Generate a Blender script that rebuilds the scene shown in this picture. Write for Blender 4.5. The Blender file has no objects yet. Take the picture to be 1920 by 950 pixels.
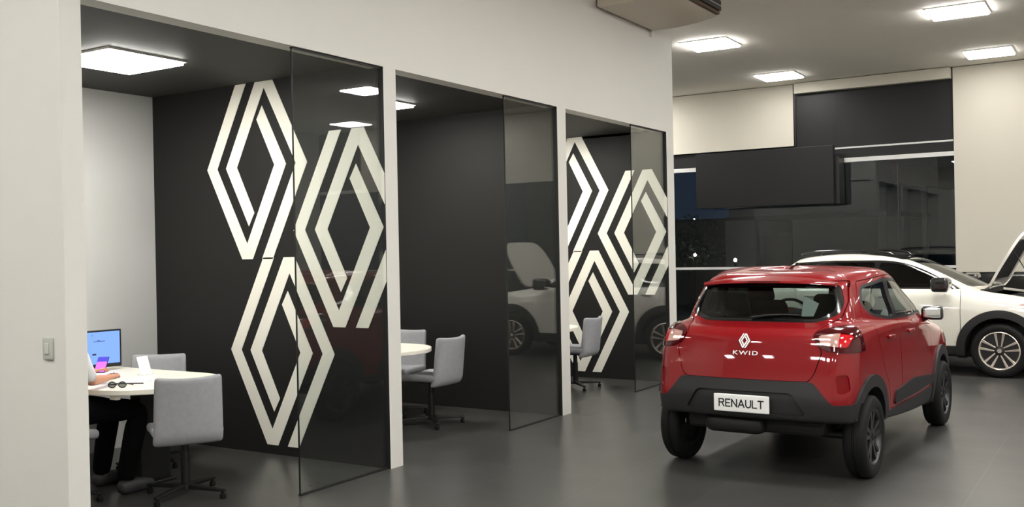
import bpy, bmesh, math, random
import numpy as np
from mathutils import Vector, Matrix
from mathutils.bvhtree import BVHTree

SC = bpy.context.scene
COL = SC.collection
PI = math.pi
random.seed(7)

# ------------------------------------------------------------------ materials
def s2l(c):
    return tuple(((v / 12.92) if v <= .04045 else ((v + .055) / 1.055) ** 2.4) for v in [x / 255 for x in c])

def pmat(name, rgb, rough=.5, metal=0., coat=0., spec=.5, emit=None, es=0., noise=0., nscale=20., bump=0., bscale=200.):
    """procedural principled material; rgb in 0-255 display values"""
    m = bpy.data.materials.new(name); m.use_nodes = True
    nt = m.node_tree; b = nt.nodes['Principled BSDF']
    col = s2l(rgb)
    b.inputs['Base Color'].default_value = (*col, 1)
    b.inputs['Roughness'].default_value = rough
    b.inputs['Metallic'].default_value = metal
    b.inputs['Coat Weight'].default_value = coat
    b.inputs['Coat Roughness'].default_value = .03
    b.inputs['Specular IOR Level'].default_value = spec
    if emit is not None:
        b.inputs['Emission Color'].default_value = (*s2l(emit), 1)
        b.inputs['Emission Strength'].default_value = es
    if noise or bump:
        tc = nt.nodes.new('ShaderNodeTexCoord')
        n = nt.nodes.new('ShaderNodeTexNoise'); n.inputs['Scale'].default_value = nscale; n.inputs['Detail'].default_value = 4
        nt.links.new(tc.outputs['Object'], n.inputs['Vector'])
        if noise:
            mx = nt.nodes.new('ShaderNodeMix'); mx.data_type = 'RGBA'
            mx.inputs['A'].default_value = (*[v * (1 - noise) for v in col], 1)
            mx.inputs['B'].default_value = (*[min(1, v * (1 + noise)) for v in col], 1)
            nt.links.new(n.outputs['Fac'], mx.inputs['Factor']); nt.links.new(mx.outputs['Result'], b.inputs['Base Color'])
        if bump:
            n2 = nt.nodes.new('ShaderNodeTexNoise'); n2.inputs['Scale'].default_value = bscale
            nt.links.new(tc.outputs['Object'], n2.inputs['Vector'])
            bp = nt.nodes.new('ShaderNodeBump'); bp.inputs['Strength'].default_value = bump; bp.inputs['Distance'].default_value = .002
            nt.links.new(n2.outputs['Fac'], bp.inputs['Height']); nt.links.new(bp.outputs['Normal'], b.inputs['Normal'])
    return m

def glassmat(name, tint=(1, 1, 1), ior=1.5, rough=0.):
    """thin glazing: clear (tinted) transmission with Fresnel mirror reflection on either face"""
    m = bpy.data.materials.new(name); m.use_nodes = True
    nt = m.node_tree; nt.nodes.clear()
    out = nt.nodes.new('ShaderNodeOutputMaterial')
    mix = nt.nodes.new('ShaderNodeMixShader')
    tr = nt.nodes.new('ShaderNodeBsdfTransparent'); tr.inputs['Color'].default_value = (*tint, 1)
    gl = nt.nodes.new('ShaderNodeBsdfGlossy'); gl.inputs['Roughness'].default_value = rough
    gl.inputs['Color'].default_value = (1, 1, 1, 1)
    fr = nt.nodes.new('ShaderNodeFresnel'); geo = nt.nodes.new('ShaderNodeNewGeometry')
    mr = nt.nodes.new('ShaderNodeMapRange')
    mr.inputs['From Min'].default_value = 0; mr.inputs['From Max'].default_value = 1
    mr.inputs['To Min'].default_value = ior; mr.inputs['To Max'].default_value = 1 / ior
    nt.links.new(geo.outputs['Backfacing'], mr.inputs['Value'])
    nt.links.new(mr.outputs['Result'], fr.inputs['IOR'])
    nt.links.new(fr.outputs['Fac'], mix.inputs['Fac'])
    nt.links.new(tr.outputs[0], mix.inputs[1]); nt.links.new(gl.outputs[0], mix.inputs[2])
    nt.links.new(mix.outputs[0], out.inputs['Surface'])
    return m

def emat(name, rgb, strength):
    m = bpy.data.materials.new(name); m.use_nodes = True
    nt = m.node_tree; nt.nodes.clear()
    out = nt.nodes.new('ShaderNodeOutputMaterial'); e = nt.nodes.new('ShaderNodeEmission')
    e.inputs['Color'].default_value = (*s2l(rgb), 1); e.inputs['Strength'].default_value = strength
    nt.links.new(e.outputs[0], out.inputs['Surface'])
    return m

def floormat():
    m = pmat('floor_tile', (64, 64, 62), rough=.3, spec=.95)
    nt = m.node_tree; b = nt.nodes['Principled BSDF']
    tc = nt.nodes.new('ShaderNodeTexCoord'); mp = nt.nodes.new('ShaderNodeMapping')
    mp.inputs['Location'].default_value = (-.125, -.31, 0)
    br = nt.nodes.new('ShaderNodeTexBrick')
    br.offset = 0; br.inputs['Scale'].default_value = 1
    br.inputs['Brick Width'].default_value = .735; br.inputs['Row Height'].default_value = .735
    br.inputs['Mortar Size'].default_value = .0022; br.inputs['Mortar Smooth'].default_value = .2
    br.inputs['Color1'].default_value = (*s2l((66, 66, 64)), 1); br.inputs['Color2'].default_value = (*s2l((69, 68, 66)), 1)
    br.inputs['Mortar'].default_value = (*s2l((104, 103, 98)), 1)
    n = nt.nodes.new('ShaderNodeTexNoise'); n.inputs['Scale'].default_value = 1.7; n.inputs['Detail'].default_value = 5
    n2 = nt.nodes.new('ShaderNodeTexNoise'); n2.inputs['Scale'].default_value = 90
    mx = nt.nodes.new('ShaderNodeMix'); mx.data_type = 'RGBA'; mx.blend_type = 'MULTIPLY'; mx.inputs['Factor'].default_value = .35
    rr = nt.nodes.new('ShaderNodeMapRange'); rr.inputs['To Min'].default_value = .24; rr.inputs['To Max'].default_value = .36
    bp = nt.nodes.new('ShaderNodeBump'); bp.inputs['Strength'].default_value = .06; bp.inputs['Distance'].default_value = .002
    L = nt.links.new
    L(tc.outputs['Object'], mp.inputs['Vector']); L(mp.outputs[0], br.inputs['Vector']); L(tc.outputs['Object'], n.inputs['Vector']); L(tc.outputs['Object'], n2.inputs['Vector'])
    L(br.outputs['Color'], mx.inputs['A']); L(n.outputs['Fac'], mx.inputs['B']); L(mx.outputs['Result'], b.inputs['Base Color'])
    L(n.outputs['Fac'], rr.inputs['Value']); L(rr.outputs[0], b.inputs['Roughness'])
    L(n2.outputs['Fac'], bp.inputs['Height']); L(bp.outputs[0], b.inputs['Normal'])
    return m

M = dict(
    wall=pmat('warm_white_paint', (207, 206, 200), .6, noise=.02, nscale=3, bump=.12, bscale=60),
    ceil=pmat('ceiling_paint', (244, 240, 232), .8, noise=.03, nscale=2, bump=.15, bscale=50),
    boothwhite=pmat('booth_white_paint', (198, 198, 197), .55),
    dark=pmat('charcoal_wall_paint', (25, 24.5, 24), .6, spec=.3, noise=.05, nscale=4),
    darkceil=pmat('charcoal_ceiling_paint', (46, 45, 42), .65, bump=.3, bscale=40),
    floor=floormat(),
    decal=pmat('white_wall_vinyl', (236, 233, 222), .45),
    pane=glassmat('clear_partition_glass', (.93, .95, .94)),
    winglass=glassmat('window_glass', (.80, .83, .84)),
    paneedge=pmat('dark_glass_edge', (22, 26, 25), .25),
    alu=pmat('white_aluminium', (214, 214, 212), .4),
    black=pmat('black_panel', (20, 20, 22), .45, spec=.35, noise=.06, nscale=2),
    blacktrim=pmat('black_trim', (16, 16, 17), .45),
    blind=pmat('blind_fabric', (200, 195, 182), .8, bump=.2, bscale=300),
    lamp=emat('lamp_diffuser_glow', (255, 252, 247), 19.),
    lampfar=emat('far_lamp_diffuser_glow', (255, 252, 247), 7.),
    boothlamp=emat('booth_lamp_glow', (255, 252, 244), 14.),
    lampframe=pmat('lamp_white_frame', (230, 228, 222), .4),
    acwhite=pmat('unit_cream_plastic', (205, 199, 184), .45),
    bronze=pmat('louver_brown', (74, 52, 26), .4),
    fabric=pmat('grey_felt', (152, 153, 157), .9, noise=.12, nscale=30, bump=.35, bscale=500),
    blackmetal=pmat('black_metal', (20, 20, 21), .4, metal=.3),
    tablewhite=pmat('white_laminate', (238, 234, 222), .4),
    paper=pmat('white_paper', (238, 238, 236), .6),
    rearglass=glassmat('rear_privacy_glass', (.46, .54, .52)),
    badge=pmat('bright_badge_metal', (225, 224, 220), .3, metal=.55),
    red=pmat('deep_red_paint', (124, 2, 12), .4, metal=0., coat=.85, spec=.1),
    white=pmat('pearl_white_paint', (226, 223, 212), .3, coat=1.),
    plastic=pmat('black_bumper_plastic', (28, 28, 29), .55, spec=.4, bump=.15, bscale=900),
    rubber=pmat('tyre_rubber', (14, 14, 15), .7, spec=.25),
    rimdark=pmat('dark_alloy', (64, 64, 66), .3, metal=.8),
    rimsilver=pmat('machined_alloy', (232, 222, 210), .25, metal=.75),
    chrome=pmat('chrome', (225, 225, 222), .08, metal=1.),
    carglass=glassmat('tinted_car_glass', (.50, .54, .53)),
    carglassdark=glassmat('dark_car_glass', (.10, .105, .11)),
    lensred=pmat('red_lamp_lens', (62, 2, 8), .12, coat=.6, spec=.15),
    reflector=pmat('red_reflector', (112, 3, 10), .3, spec=.2),
    lensbright=pmat('bright_red_lens', (190, 12, 22), .1, coat=1., emit=(255, 20, 30), es=.0),
    lensclear=pmat('clear_lamp_lens', (190, 150, 142), .15, metal=.2, coat=1.),
    seat=pmat('dark_car_seat', (13, 13, 14), .85, spec=.2),
    lining=pmat('black_lining', (14, 14, 15), .7),
    blackpaint=pmat('black_roof_paint', (16, 17, 19), .18, coat=1.),
    mirror=pmat('mirror_glass', (235, 235, 235), .02, metal=1.),
    screen=emat('monitor_glow', (128, 166, 255), .42),
    screenink=pmat('screen_marks', (20, 22, 60), .5),
    phoneglow=emat('phone_glow', (222, 120, 246), .45),
    phonebluish=emat('phone_glow_blue', (92, 84, 214), .42),
    skin=pmat('skin', (206, 150, 124), .5),
    hair=pmat('dark_hair', (28, 22, 20), .6),
    shirt=pmat('white_shirt_cloth', (222, 222, 224), .85),
    trousers=pmat('black_trouser_cloth', (5, 5, 6), .9, spec=.1),
    shoe=pmat('dark_grey_shoe', (46, 46, 48), .5),
    ink=pmat('black_ink', (14, 14, 16), .5),
    asphalt=pmat('asphalt', (40, 41, 42), .9),
    stucco=pmat('grey_stucco', (120, 120, 112), .9, noise=.1, nscale=1),
    stuccodark=pmat('dark_stucco', (62, 62, 62), .9, noise=.1, nscale=1),
    leaf=pmat('night_leaf', (44, 56, 40), .8),
    bark=pmat('bark', (50, 42, 34), .9),
    streetglow=emat('street_lamp_glow', (255, 252, 240), 30.),
    engine=pmat('engine_grey', (52, 53, 55), .45),
)

# ------------------------------------------------------------------ object helpers
def link(name, me, mat=None, parent=None):
    o = bpy.data.objects.new(name, me); COL.objects.link(o)
    if mat is not None:
        me.materials.clear()
        for mm in (mat if isinstance(mat, (list, tuple)) else [mat]): me.materials.append(mm)
    if parent is not None: o.parent = parent
    return o

def mesh(name, V, Fc, mat=None, parent=None, smooth=None, mi=None):
    me = bpy.data.meshes.new(name)
    me.from_pydata([tuple(v) for v in V], [], [tuple(f) for f in Fc])
    me.update()
    bm = bmesh.new(); bm.from_mesh(me)
    bmesh.ops.recalc_face_normals(bm, faces=bm.faces[:])
    bm.to_mesh(me); bm.free()
    if smooth is not None:
        for p in me.polygons: p.use_smooth = True
        if smooth < 180: me.set_sharp_from_angle(angle=math.radians(smooth))
    o = link(name, me, mat, parent)
    if mi is not None:
        for p, k in zip(me.polygons, mi): p.material_index = k
    return o

def bevel(o, w=.003, seg=2, angle=40):
    md = o.modifiers.new('bevel', 'BEVEL'); md.width = w; md.segments = seg
    md.limit_method = 'ANGLE'; md.angle_limit = math.radians(angle)
    return o

def thing(name, label, cat, loc=(0, 0, 0), rz=0., group=None):
    o = bpy.data.objects.new(name, None); COL.objects.link(o)
    o.empty_display_size = .1
    o.location = loc; o.rotation_euler = (0, 0, rz)
    o['label'] = label; o['category'] = cat
    if group: o['group'] = group
    return o

def tag(o, label, cat, group=None, kind=None):
    o['label'] = label; o['category'] = cat
    if group: o['group'] = group
    if kind: o['kind'] = kind
    return o

def struct(o):
    o['kind'] = 'structure'; return o

class MB:
    def __init__(s): s.V = []; s.F = []; s.I = []
    def add(s, V, Fc, k=0):
        b = len(s.V); s.V += [tuple(v) for v in V]; s.F += [tuple(i + b for i in f) for f in Fc]; s.I += [k] * len(Fc); return s
    def box(s, lo, hi, k=0, R=None):
        V = [(x, y, z) for x in (lo[0], hi[0]) for y in (lo[1], hi[1]) for z in (lo[2], hi[2])]
        if R is not None: V = [tuple(R @ Vector(v)) for v in V]
        return s.add(V, [(0, 1, 3, 2), (4, 6, 7, 5), (0, 4, 5, 1), (2, 3, 7, 6), (0, 2, 6, 4), (1, 5, 7, 3)], k)
    def prism(s, pts, a, b, axis='z', k=0):
        n = len(pts)
        def mk(p, t):
            return {'z': (p[0], p[1], t), 'y': (p[0], t, p[1]), 'x': (t, p[0], p[1])}[axis]
        V = [mk(p, a) for p in pts] + [mk(p, b) for p in pts]
        Fc = [tuple(range(n))[::-1], tuple(range(n, 2 * n))] + [(i, (i + 1) % n, n + (i + 1) % n, n + i) for i in range(n)]
        return s.add(V, Fc, k)
    def tube(s, pts, r, n=10, k=0, cap=True):
        pts = [Vector(p) for p in pts]; rs = r if isinstance(r, (list, tuple)) else [r] * len(pts)
        V = []; up = Vector((0, 0, 1))
        for i, p in enumerate(pts):
            t = (pts[min(i + 1, len(pts) - 1)] - pts[max(i - 1, 0)]).normalized()
            a = up if abs(t.dot(up)) < .9 else Vector((1, 0, 0))
            u = t.cross(a).normalized(); w = t.cross(u).normalized()
            for j in range(n):
                an = 2 * PI * j / n; V.append(p + rs[i] * (math.cos(an) * u + math.sin(an) * w))
        Fc = [(i * n + j, i * n + (j + 1) % n, (i + 1) * n + (j + 1) % n, (i + 1) * n + j) for i in range(len(pts) - 1) for j in range(n)]
        if cap: Fc += [tuple(range(n))[::-1], tuple(range((len(pts) - 1) * n, len(pts) * n))]
        return s.add(V, Fc, k)
    def lathe(s, prof, n=32, axis='z', k=0, c=(0, 0, 0), closed=False):
        V = []
        for (r, h) in prof:
            for j in range(n):
                a = 2 * PI * j / n; p = (r * math.cos(a), r * math.sin(a), h)
                if axis == 'y': p = (p[0], p[2], p[1])
                if axis == 'x': p = (p[2], p[0], p[1])
                V.append((p[0] + c[0], p[1] + c[1], p[2] + c[2]))
        m = len(prof); Fc = []
        for i in range(m if closed else m - 1):
            i2 = (i + 1) % m
            Fc += [(i * n + j, i * n + (j + 1) % n, i2 * n + (j + 1) % n, i2 * n + j) for j in range(n)]
        if not closed: Fc += [tuple(range(n))[::-1], tuple(range((m - 1) * n, m * n))]
        return s.add(V, Fc, k)
    def build(s, name, mat=None, parent=None, smooth=None):
        return mesh(name, s.V, s.F, mat, parent, smooth, s.I if any(s.I) else None)

def rbox(hx, hy, hz, r, n=10, f=None):
    """rounded box as a grid-subdivided cube; f deforms each point"""
    ts = [math.sin(PI / 2 * (2 * i / n - 1)) for i in range(n + 1)]
    V = []; Fc = []; idx = {}
    def vid(a, b, c):
        key = (a, b, c)
        if key not in idx:
            p = Vector((ts[a] * hx, ts[b] * hy, ts[c] * hz))
            q = Vector((max(-hx + r, min(hx - r, p.x)), max(-hy + r, min(hy - r, p.y)), max(-hz + r, min(hz - r, p.z))))
            d = p - q
            if d.length > 1e-9: p = q + d.normalized() * r
            idx[key] = len(V); V.append(tuple(f(p) if f else p))
        return idx[key]
    for s in (0, n):
        for i in range(n):
            for j in range(n):
                Fc.append([vid(s, i, j), vid(s, i + 1, j), vid(s, i + 1, j + 1), vid(s, i, j + 1)])
                Fc.append([vid(i, s, j), vid(i + 1, s, j), vid(i + 1, s, j + 1), vid(i, s, j + 1)])
                Fc.append([vid(i, j, s), vid(i + 1, j, s), vid(i + 1, j + 1, s), vid(i, j + 1, s)])
    return V, Fc

def copy_tree(o, parent=None):
    c = o.copy(); COL.objects.link(c)
    if parent is not None: c.parent = parent
    for ch in list(o.children): copy_tree(ch, c)
    return c

def text_mesh(name, s, size, mat, parent, depth=.002, spacing=1.0, matrix=None):
    cu = bpy.data.curves.new(name, 'FONT'); cu.body = s; cu.size = size; cu.extrude = depth
    cu.align_x = 'CENTER'; cu.align_y = 'CENTER'; cu.space_character = spacing; cu.resolution_u = 3
    t = bpy.data.objects.new(name + '_tmp', cu); COL.objects.link(t)
    dg = bpy.context.evaluated_depsgraph_get()
    me = bpy.data.meshes.new_from_object(t.evaluated_get(dg))
    bpy.data.objects.remove(t); bpy.data.curves.remove(cu)
    me.name = name
    if matrix is not None: me.transform(matrix)
    return link(name, me, mat, parent)

# ------------------------------------------------------------------ camera
CAM = dict(f=1851.1158, yaw=.5605, pitch=-.0022, roll=-.0196, x=4.6882, h=1.6)
cd = bpy.data.cameras.new('camera'); cam = bpy.data.objects.new('camera', cd); COL.objects.link(cam)
fw = Vector((-math.sin(CAM['yaw']) * math.cos(CAM['pitch']), math.cos(CAM['yaw']) * math.cos(CAM['pitch']), math.sin(CAM['pitch'])))
r0 = Vector((math.cos(CAM['yaw']), math.sin(CAM['yaw']), 0)); u0 = r0.cross(fw)
cr, sr = math.cos(CAM['roll']), math.sin(CAM['roll'])
rr_, uu_ = cr * r0 + sr * u0, -sr * r0 + cr * u0
cam.matrix_world = Matrix(((rr_.x, uu_.x, -fw.x, CAM['x']), (rr_.y, uu_.y, -fw.y, 0), (rr_.z, uu_.z, -fw.z, CAM['h']), (0, 0, 0, 1)))
cd.sensor_width = 36; cd.lens = CAM['f'] / 1920 * 36; cd.clip_start = .05; cd.clip_end = 300
SC.camera = cam

# ------------------------------------------------------------------ setting
HO, HB, HC = 2.99, 3.02, 4.35
DF = 16.85
YP = [(3.10, 3.225), (5.717, 5.864), (8.335, 8.507), (10.986, 11.2)]
BX = -2.62
XL, XR, YB = -6.0, 11.0, -5.0

struct(MB().box((XL - .2, YB - .2, -.2), (XR + .2, DF + .05, 0)).build('floor', M['floor']))
struct(MB().box((XL - .2, YB - .2, HC), (XR + .2, DF + .05, HC + .2)).build('ceiling', M['ceil']))
struct(MB().box((XL - .2, YB - .2, 0), (XR + .2, YB, HC)).build('wall_behind', M['wall']))
struct(MB().box((XR, YB, 0), (XR + .2, DF, HC)).build('wall_right', M['wall']))
struct(MB().box((XL - .2, YB, 0), (XL, DF, HC)).build('wall_left', M['wall']))
# the partition block: header above the openings, the back wall of the booths, the dividers
struct(MB().box((-.14, YP[0][1], HO), (0, YP[3][1], HC)).build("wall_header", M['wall']))
struct(MB().box((BX - .13, YP[0][0], 0), (BX, YP[3][1], HC)).build('wall_booth_back', M['boothwhite']))
for i, (a, b) in enumerate(YP):
    nm = ['wall_outer', 'wall_divider', 'wall_divider', 'wall_end'][i]
    m = MB()
    # faces: 0 white end and far side, 1 charcoal booth face towards the camera
    x0, x1 = BX, (0 if i in (0,) else 0)
    V = [(x, y, z) for x in (x0, x1) for y in (a, b) for z in (0, HO if i else HC)]
    m.add(V, [(0, 1, 3, 2), (4, 6, 7, 5), (2, 3, 7, 6), (0, 2, 6, 4), (1, 5, 7, 3)], 0)
    m.add(V, [(0, 4, 5, 1)], 1 if i else 0)
    if i: m.box((BX, a, HO), (-.14, b, HB), 1)
    struct(m.build(nm, [M['wall'], M['dark']]))
struct(MB().box((BX, YP[0][1], HB), (-.14, YP[3][0], HB + .06)).build('ceiling_booths', M['darkceil']))
# end wall of the block facing the far window, upper outer walls
struct(MB().box((BX, YP[3][0], HO), (-.14, YP[3][1], HC)).build('wall_end_upper', M['wall']))

# glass panes, one per booth opening
PANES = [(4.80, 5.717), (7.4215, 8.335), (10.05, 10.986)]
plab = ['clear glass partition pane beside the first white post, nearest the camera',
        'clear glass partition pane in the middle booth, mirroring the white car',
        'clear glass partition pane farthest away, over the last white diamond mural']
for (a, b), lb in zip(PANES, plab):
    t = thing('glass_partition', lb, 'glass panel', (-.03, (a + b) / 2, 0), group='glass panes closing the booths')
    w = (b - a) / 2
    MB().box((-.005, -w + .002, .012), (.005, w, HO - .004)).build('glass_pane', M['pane'], t)
    MB().box((-.0062, -w, .01), (.0062, -w + .004, HO - .003)).build('polished_edge', M['paneedge'], t)
    MB().box((-.012, -w, 0), (.012, w, .012)).build('floor_channel', M['blacktrim'], t)
    MB().box((-.010, -w, HO - .012), (.010, w, HO)).build('top_channel', M['blacktrim'], t)

# murals: interlocking white diamond emblems on the charcoal walls
PP = [(-.178, .757), (-.055, .757), (-.45, 0), (-.112, -.63), (.214, 0), (.022, .378), (.088, .487), (.345, 0), (-.05, -.757), (-.172, -.757), (-.573, 0)]
QQ = [(-a, -b) for a, b in PP]
def clip_poly(P, axis, lim):
    out = []
    for i in range(len(P)):
        a, b = P[i], P[(i + 1) % len(P)]
        ia, ib = a[axis] <= lim, b[axis] <= lim
        if ia: out.append(a)
        if ia != ib:
            t = (lim - a[axis]) / (b[axis] - a[axis]); out.append((a[0] + t * (b[0] - a[0]), a[1] + t * (b[1] - a[1])))
    return out
CEN = [(-1.352, 2.334), (-.366, 1.80), (-1.105, .832)]
pos = ['upper left white diamond emblem cut by the ceiling', 'right white diamond emblem seen through the glass pane', 'lowest white diamond emblem reaching down towards the floor']
for w, (yw, where) in enumerate(((YP[1][0], 'on the nearest charcoal booth wall'), (YP[3][0], 'on the farthest charcoal booth wall'))):
    for (cx, cz), lb in zip(CEN, pos):
        t = thing('diamond_sign', lb + ' ' + where, 'wall sign', (cx, yw, cz), group='diamond emblems ' + where)
        for base in (PP, QQ):
            # the strip that would run past the ceiling or the end of the wall ends there
            P = clip_poly(clip_poly(base, 0, -.005 - cx), 1, HB - .003 - cz)
            if len(P) > 2:
                bm = bmesh.new()
                vs = [bm.verts.new((x, -.0035, z)) for x, z in P]
                f = bm.faces.new(vs)
                r = bmesh.ops.extrude_face_region(bm, geom=[f])
                for v in [g for g in r['geom'] if isinstance(g, bmesh.types.BMVert)]: v.co.y = -.0005
                bmesh.ops.triangulate(bm, faces=bm.faces[:]); bmesh.ops.recalc_face_normals(bm, faces=bm.faces[:])
                me = bpy.data.meshes.new('strip'); bm.to_mesh(me); bm.free()
                link('strip', me, M['decal'], t)

# ------------------------------------------------------------------ lamps
def panel_light(name, label, loc, mat, half=.31, group=None):
    t = thing(name, label, 'ceiling light', loc, group=group)
    m = MB()
    h = half + .012
    for (a, b) in (((-h, -h), (h, -half)), ((-h, half), (h, h)), ((-h, -half), (-half, half)), ((half, -half), (h, half))):
        m.box((a[0], a[1], -.016), (b[0], b[1], -.001))
    m.build('lamp_frame', M['lampframe'], t)
    bevel(MB().box((-half + .004, -half + .004, -.036), (half - .004, half - .004, -.004)).build('diffuser', mat, t), .006)
    return t
seen = {(0, 4): 'square white ceiling panel light beside the end of the white header wall',
        (0, 5): 'square white ceiling panel light farther back, over the half-lowered blind',
        (1, 4): 'square white ceiling panel light topmost at the right of the photo',
        (1, 5): 'square white ceiling panel light farthest right, near the full-length blind'}
LX = [-.08, 2.985, 6.07, 9.1]; LY = [.55, 3.6, 6.65, 9.7, 12.74, 15.8, -2.5]
for j, y in enumerate(LY):
    for i, x in enumerate(LX):
        if i == 0 and 1 <= j <= 3: continue
        lb = seen.get((i, j), 'square white ceiling panel light added out of view to brighten the left wall and blind')
        panel_light('panel_light', lb, (x, y, HC), M['lampfar' if j == 5 else 'lamp'], group='square showroom ceiling lights')
for x, y in ((-3.15, .55), (-3.15, -2.5), (-3.15, 12.74), (-3.15, 15.8)):  # extra unseen lamps, added to brighten the outer left wall and the left blind
    panel_light('panel_light', 'square white ceiling panel light added out of view to brighten the left wall and blind', (x, y, HC), M['lamp'], group='square showroom ceiling lights')
bl = ['square panel light on the dark ceiling of the nearest booth', 'square panel light on the dark ceiling of the middle booth',
      'square panel light on the dark ceiling of the farthest booth']
for lb, y in zip(bl, (4.48, 7.17, 9.80)):
    panel_light('panel_light', lb, (-1.38, y, HB), M['boothlamp'], group='square booth ceiling lights')

# ------------------------------------------------------------------ far window wall
def wbox(lo, hi, nm, mat): return struct(MB().box(lo, hi).build(nm, mat))
wbox((XL, DF, 3.05), (XR, DF + .12, HC), 'wall_far', M['black'])
wbox((.52, DF - .012, 3.195), (2.34, DF, 3.222), 'trim_1', M['alu'])
wbox((XL, DF - .05, 2.965), (XR, DF + .03, 3.035), 'trim_2', M['alu'])
wbox((XL, DF - .04, 1.205), (XR, DF + .03, 1.245), 'trim_3', M['alu'])
wbox((.515, DF - .004, 3.23), (.522, DF, 4.15), 'trim_4', M['blacktrim'])
bays = [XL, -3.2, 1.506, 4.0, 6.5, 9.0, XR]
for k in range(len(bays) - 1):
    struct(MB().box((bays[k] + .005, DF, 0), (bays[k + 1] - .005, DF + .01, 3.05)).build('window_%d' % (k + 1), M['winglass']))
for k, x in enumerate(bays[1:-1]):
    wbox((x - .005, DF - .012, 0), (x + .005, DF + .02, 3.05), 'trim_%d' % (k + 5), M['engine'])
wbox((-.148, DF - .03, 3.3), (-.118, DF, HC), 'trim_20', M['blacktrim'])

def blind(label, x0, x1, zb, cassette=True):
    t = thing('roller_blind', label, 'blind', ((x0 + x1) / 2, DF - .06, HC), group='roller blinds along the far window')
    w = (x1 - x0) / 2; h = HC - zb
    n = 24; V = []; Fc = []
    for i in range(n + 1):
        for z in (-.01, -h):
            x = -w + 2 * w * i / n; V.append((x, -.012 * math.sin(i * 2.1) * (.15 if z > -.1 else .35), z))
    V += [(v[0], v[1] + .004, v[2]) for v in V]
    m = 2 * (n + 1)
    for i in range(n):
        a = 2 * i; Fc += [(a, a + 2, a + 3, a + 1), (m + a, m + a + 1, m + a + 3, m + a + 2), (a, m + a, m + a + 2, a + 2), (a + 1, a + 3, m + a + 3, m + a + 1)]
    Fc += [(0, 1, m + 1, m), (2 * n, m + 2 * n, m + 2 * n + 1, 2 * n + 1)]
    if h > .3:
        mesh('blind_fabric', V, Fc, M['blind'], t, smooth=60)
        MB().box((-w, -.010, -h - .02), (w, .012, -h + .005)).build('bottom_bar', M['blind'], t)
    else:
        bevel(MB().box((-w, -.10, -h), (w, .04, -.01)).build('cassette', M['blind'], t), .012)
    return t
blind('cream roller blind half lowered, over the window beside the white header', -2.58, -.15, 3.315)
blind('raised cream roller blind rolled in its cassette over black panelling', -.11, 2.335, 4.165)
blind('cream roller blind lowered almost to the floor behind the white car', 2.355, 4.78, 1.16)
blind('cream roller blind half lowered at the right, seen only mirrored in glass', 4.80, 7.25, 2.98)
blind('cream roller blind half lowered at the far right end of the window', 7.27, 9.7, 2.98)

t = thing('display_panel', 'wide black display panel hanging in front of the far window', 'display', (-.575, 16.42, 2.75))
bevel(MB().box((-1.18, -.05, -.475), (1.18, .05, .475)).build('panel_housing', M['black'], t), .006)
MB().box((-1.165, -.053, -.46), (1.165, -.049, .46)).build('panel_face', M['black'], t)
MB().box((-1.1, .05, -.47), (1.25, .40, .30)).build('rear_box', M['blacktrim'], t)
MB().box((-.02, .05, .3), (.02, .43, .46)).build('wall_mount', M['blackmetal'], t)

# ------------------------------------------------------------------ air conditioner on the header wall
t = thing('air_conditioner', 'cream ceiling air conditioner at the top of the white header wall', 'air conditioner', (.02, 9.2, HC))
prof = [(0, 0), (0, -.22), (.02, -.235), (.30, -.235), (.55, -.215), (.74, -.185), (.80, -.16), (.80, -.155), (.84, -.05), (.83, 0)]
L = 1.38
body = MB(); n = len(prof)
V = [(x, 0, z) for x, z in prof] + [(x, L, z) for x, z in prof]
body.add(V, [tuple(range(n)), tuple(range(n, 2 * n))[::-1]] + [(i, n + i, n + (i + 1) % n, (i + 1) % n) for i in range(n)])
body.build('casing', M['acwhite'], t, smooth=35)
MB().box((.775, .03, -.165), (.83, L - .03, -.135)).build('lower_louver', M['bronze'], t)
MB().box((.80, .03, -.128), (.85, L - .03, -.02)).build('air_outlet', M['blacktrim'], t)
MB().box((.835, .03, -.082), (.856, L - .03, -.076)).build('slat', M['alu'], t)
MB().box((-.019, L - .04, -.30), (.02, L - .01, -.2)).build('mounting_bracket', M['alu'], t)

# ------------------------------------------------------------------ light switch
t = thing('light_switch', 'pale grey light switch plate on the white wall at the left', 'switch', (-.142, YP[0][0], 1.137))
V, Fc = rbox(.042, .008, .06, .006, 6); mesh('cover_plate', V, Fc, pmat('switch_grey', (176, 178, 170), .4), t, smooth=50).location.y = -.006
V, Fc = rbox(.017, .004, .03, .003, 5); mesh('rocker', V, Fc, pmat('rocker_grey', (184, 186, 178), .4), t, smooth=50).location.y = -.016

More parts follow.
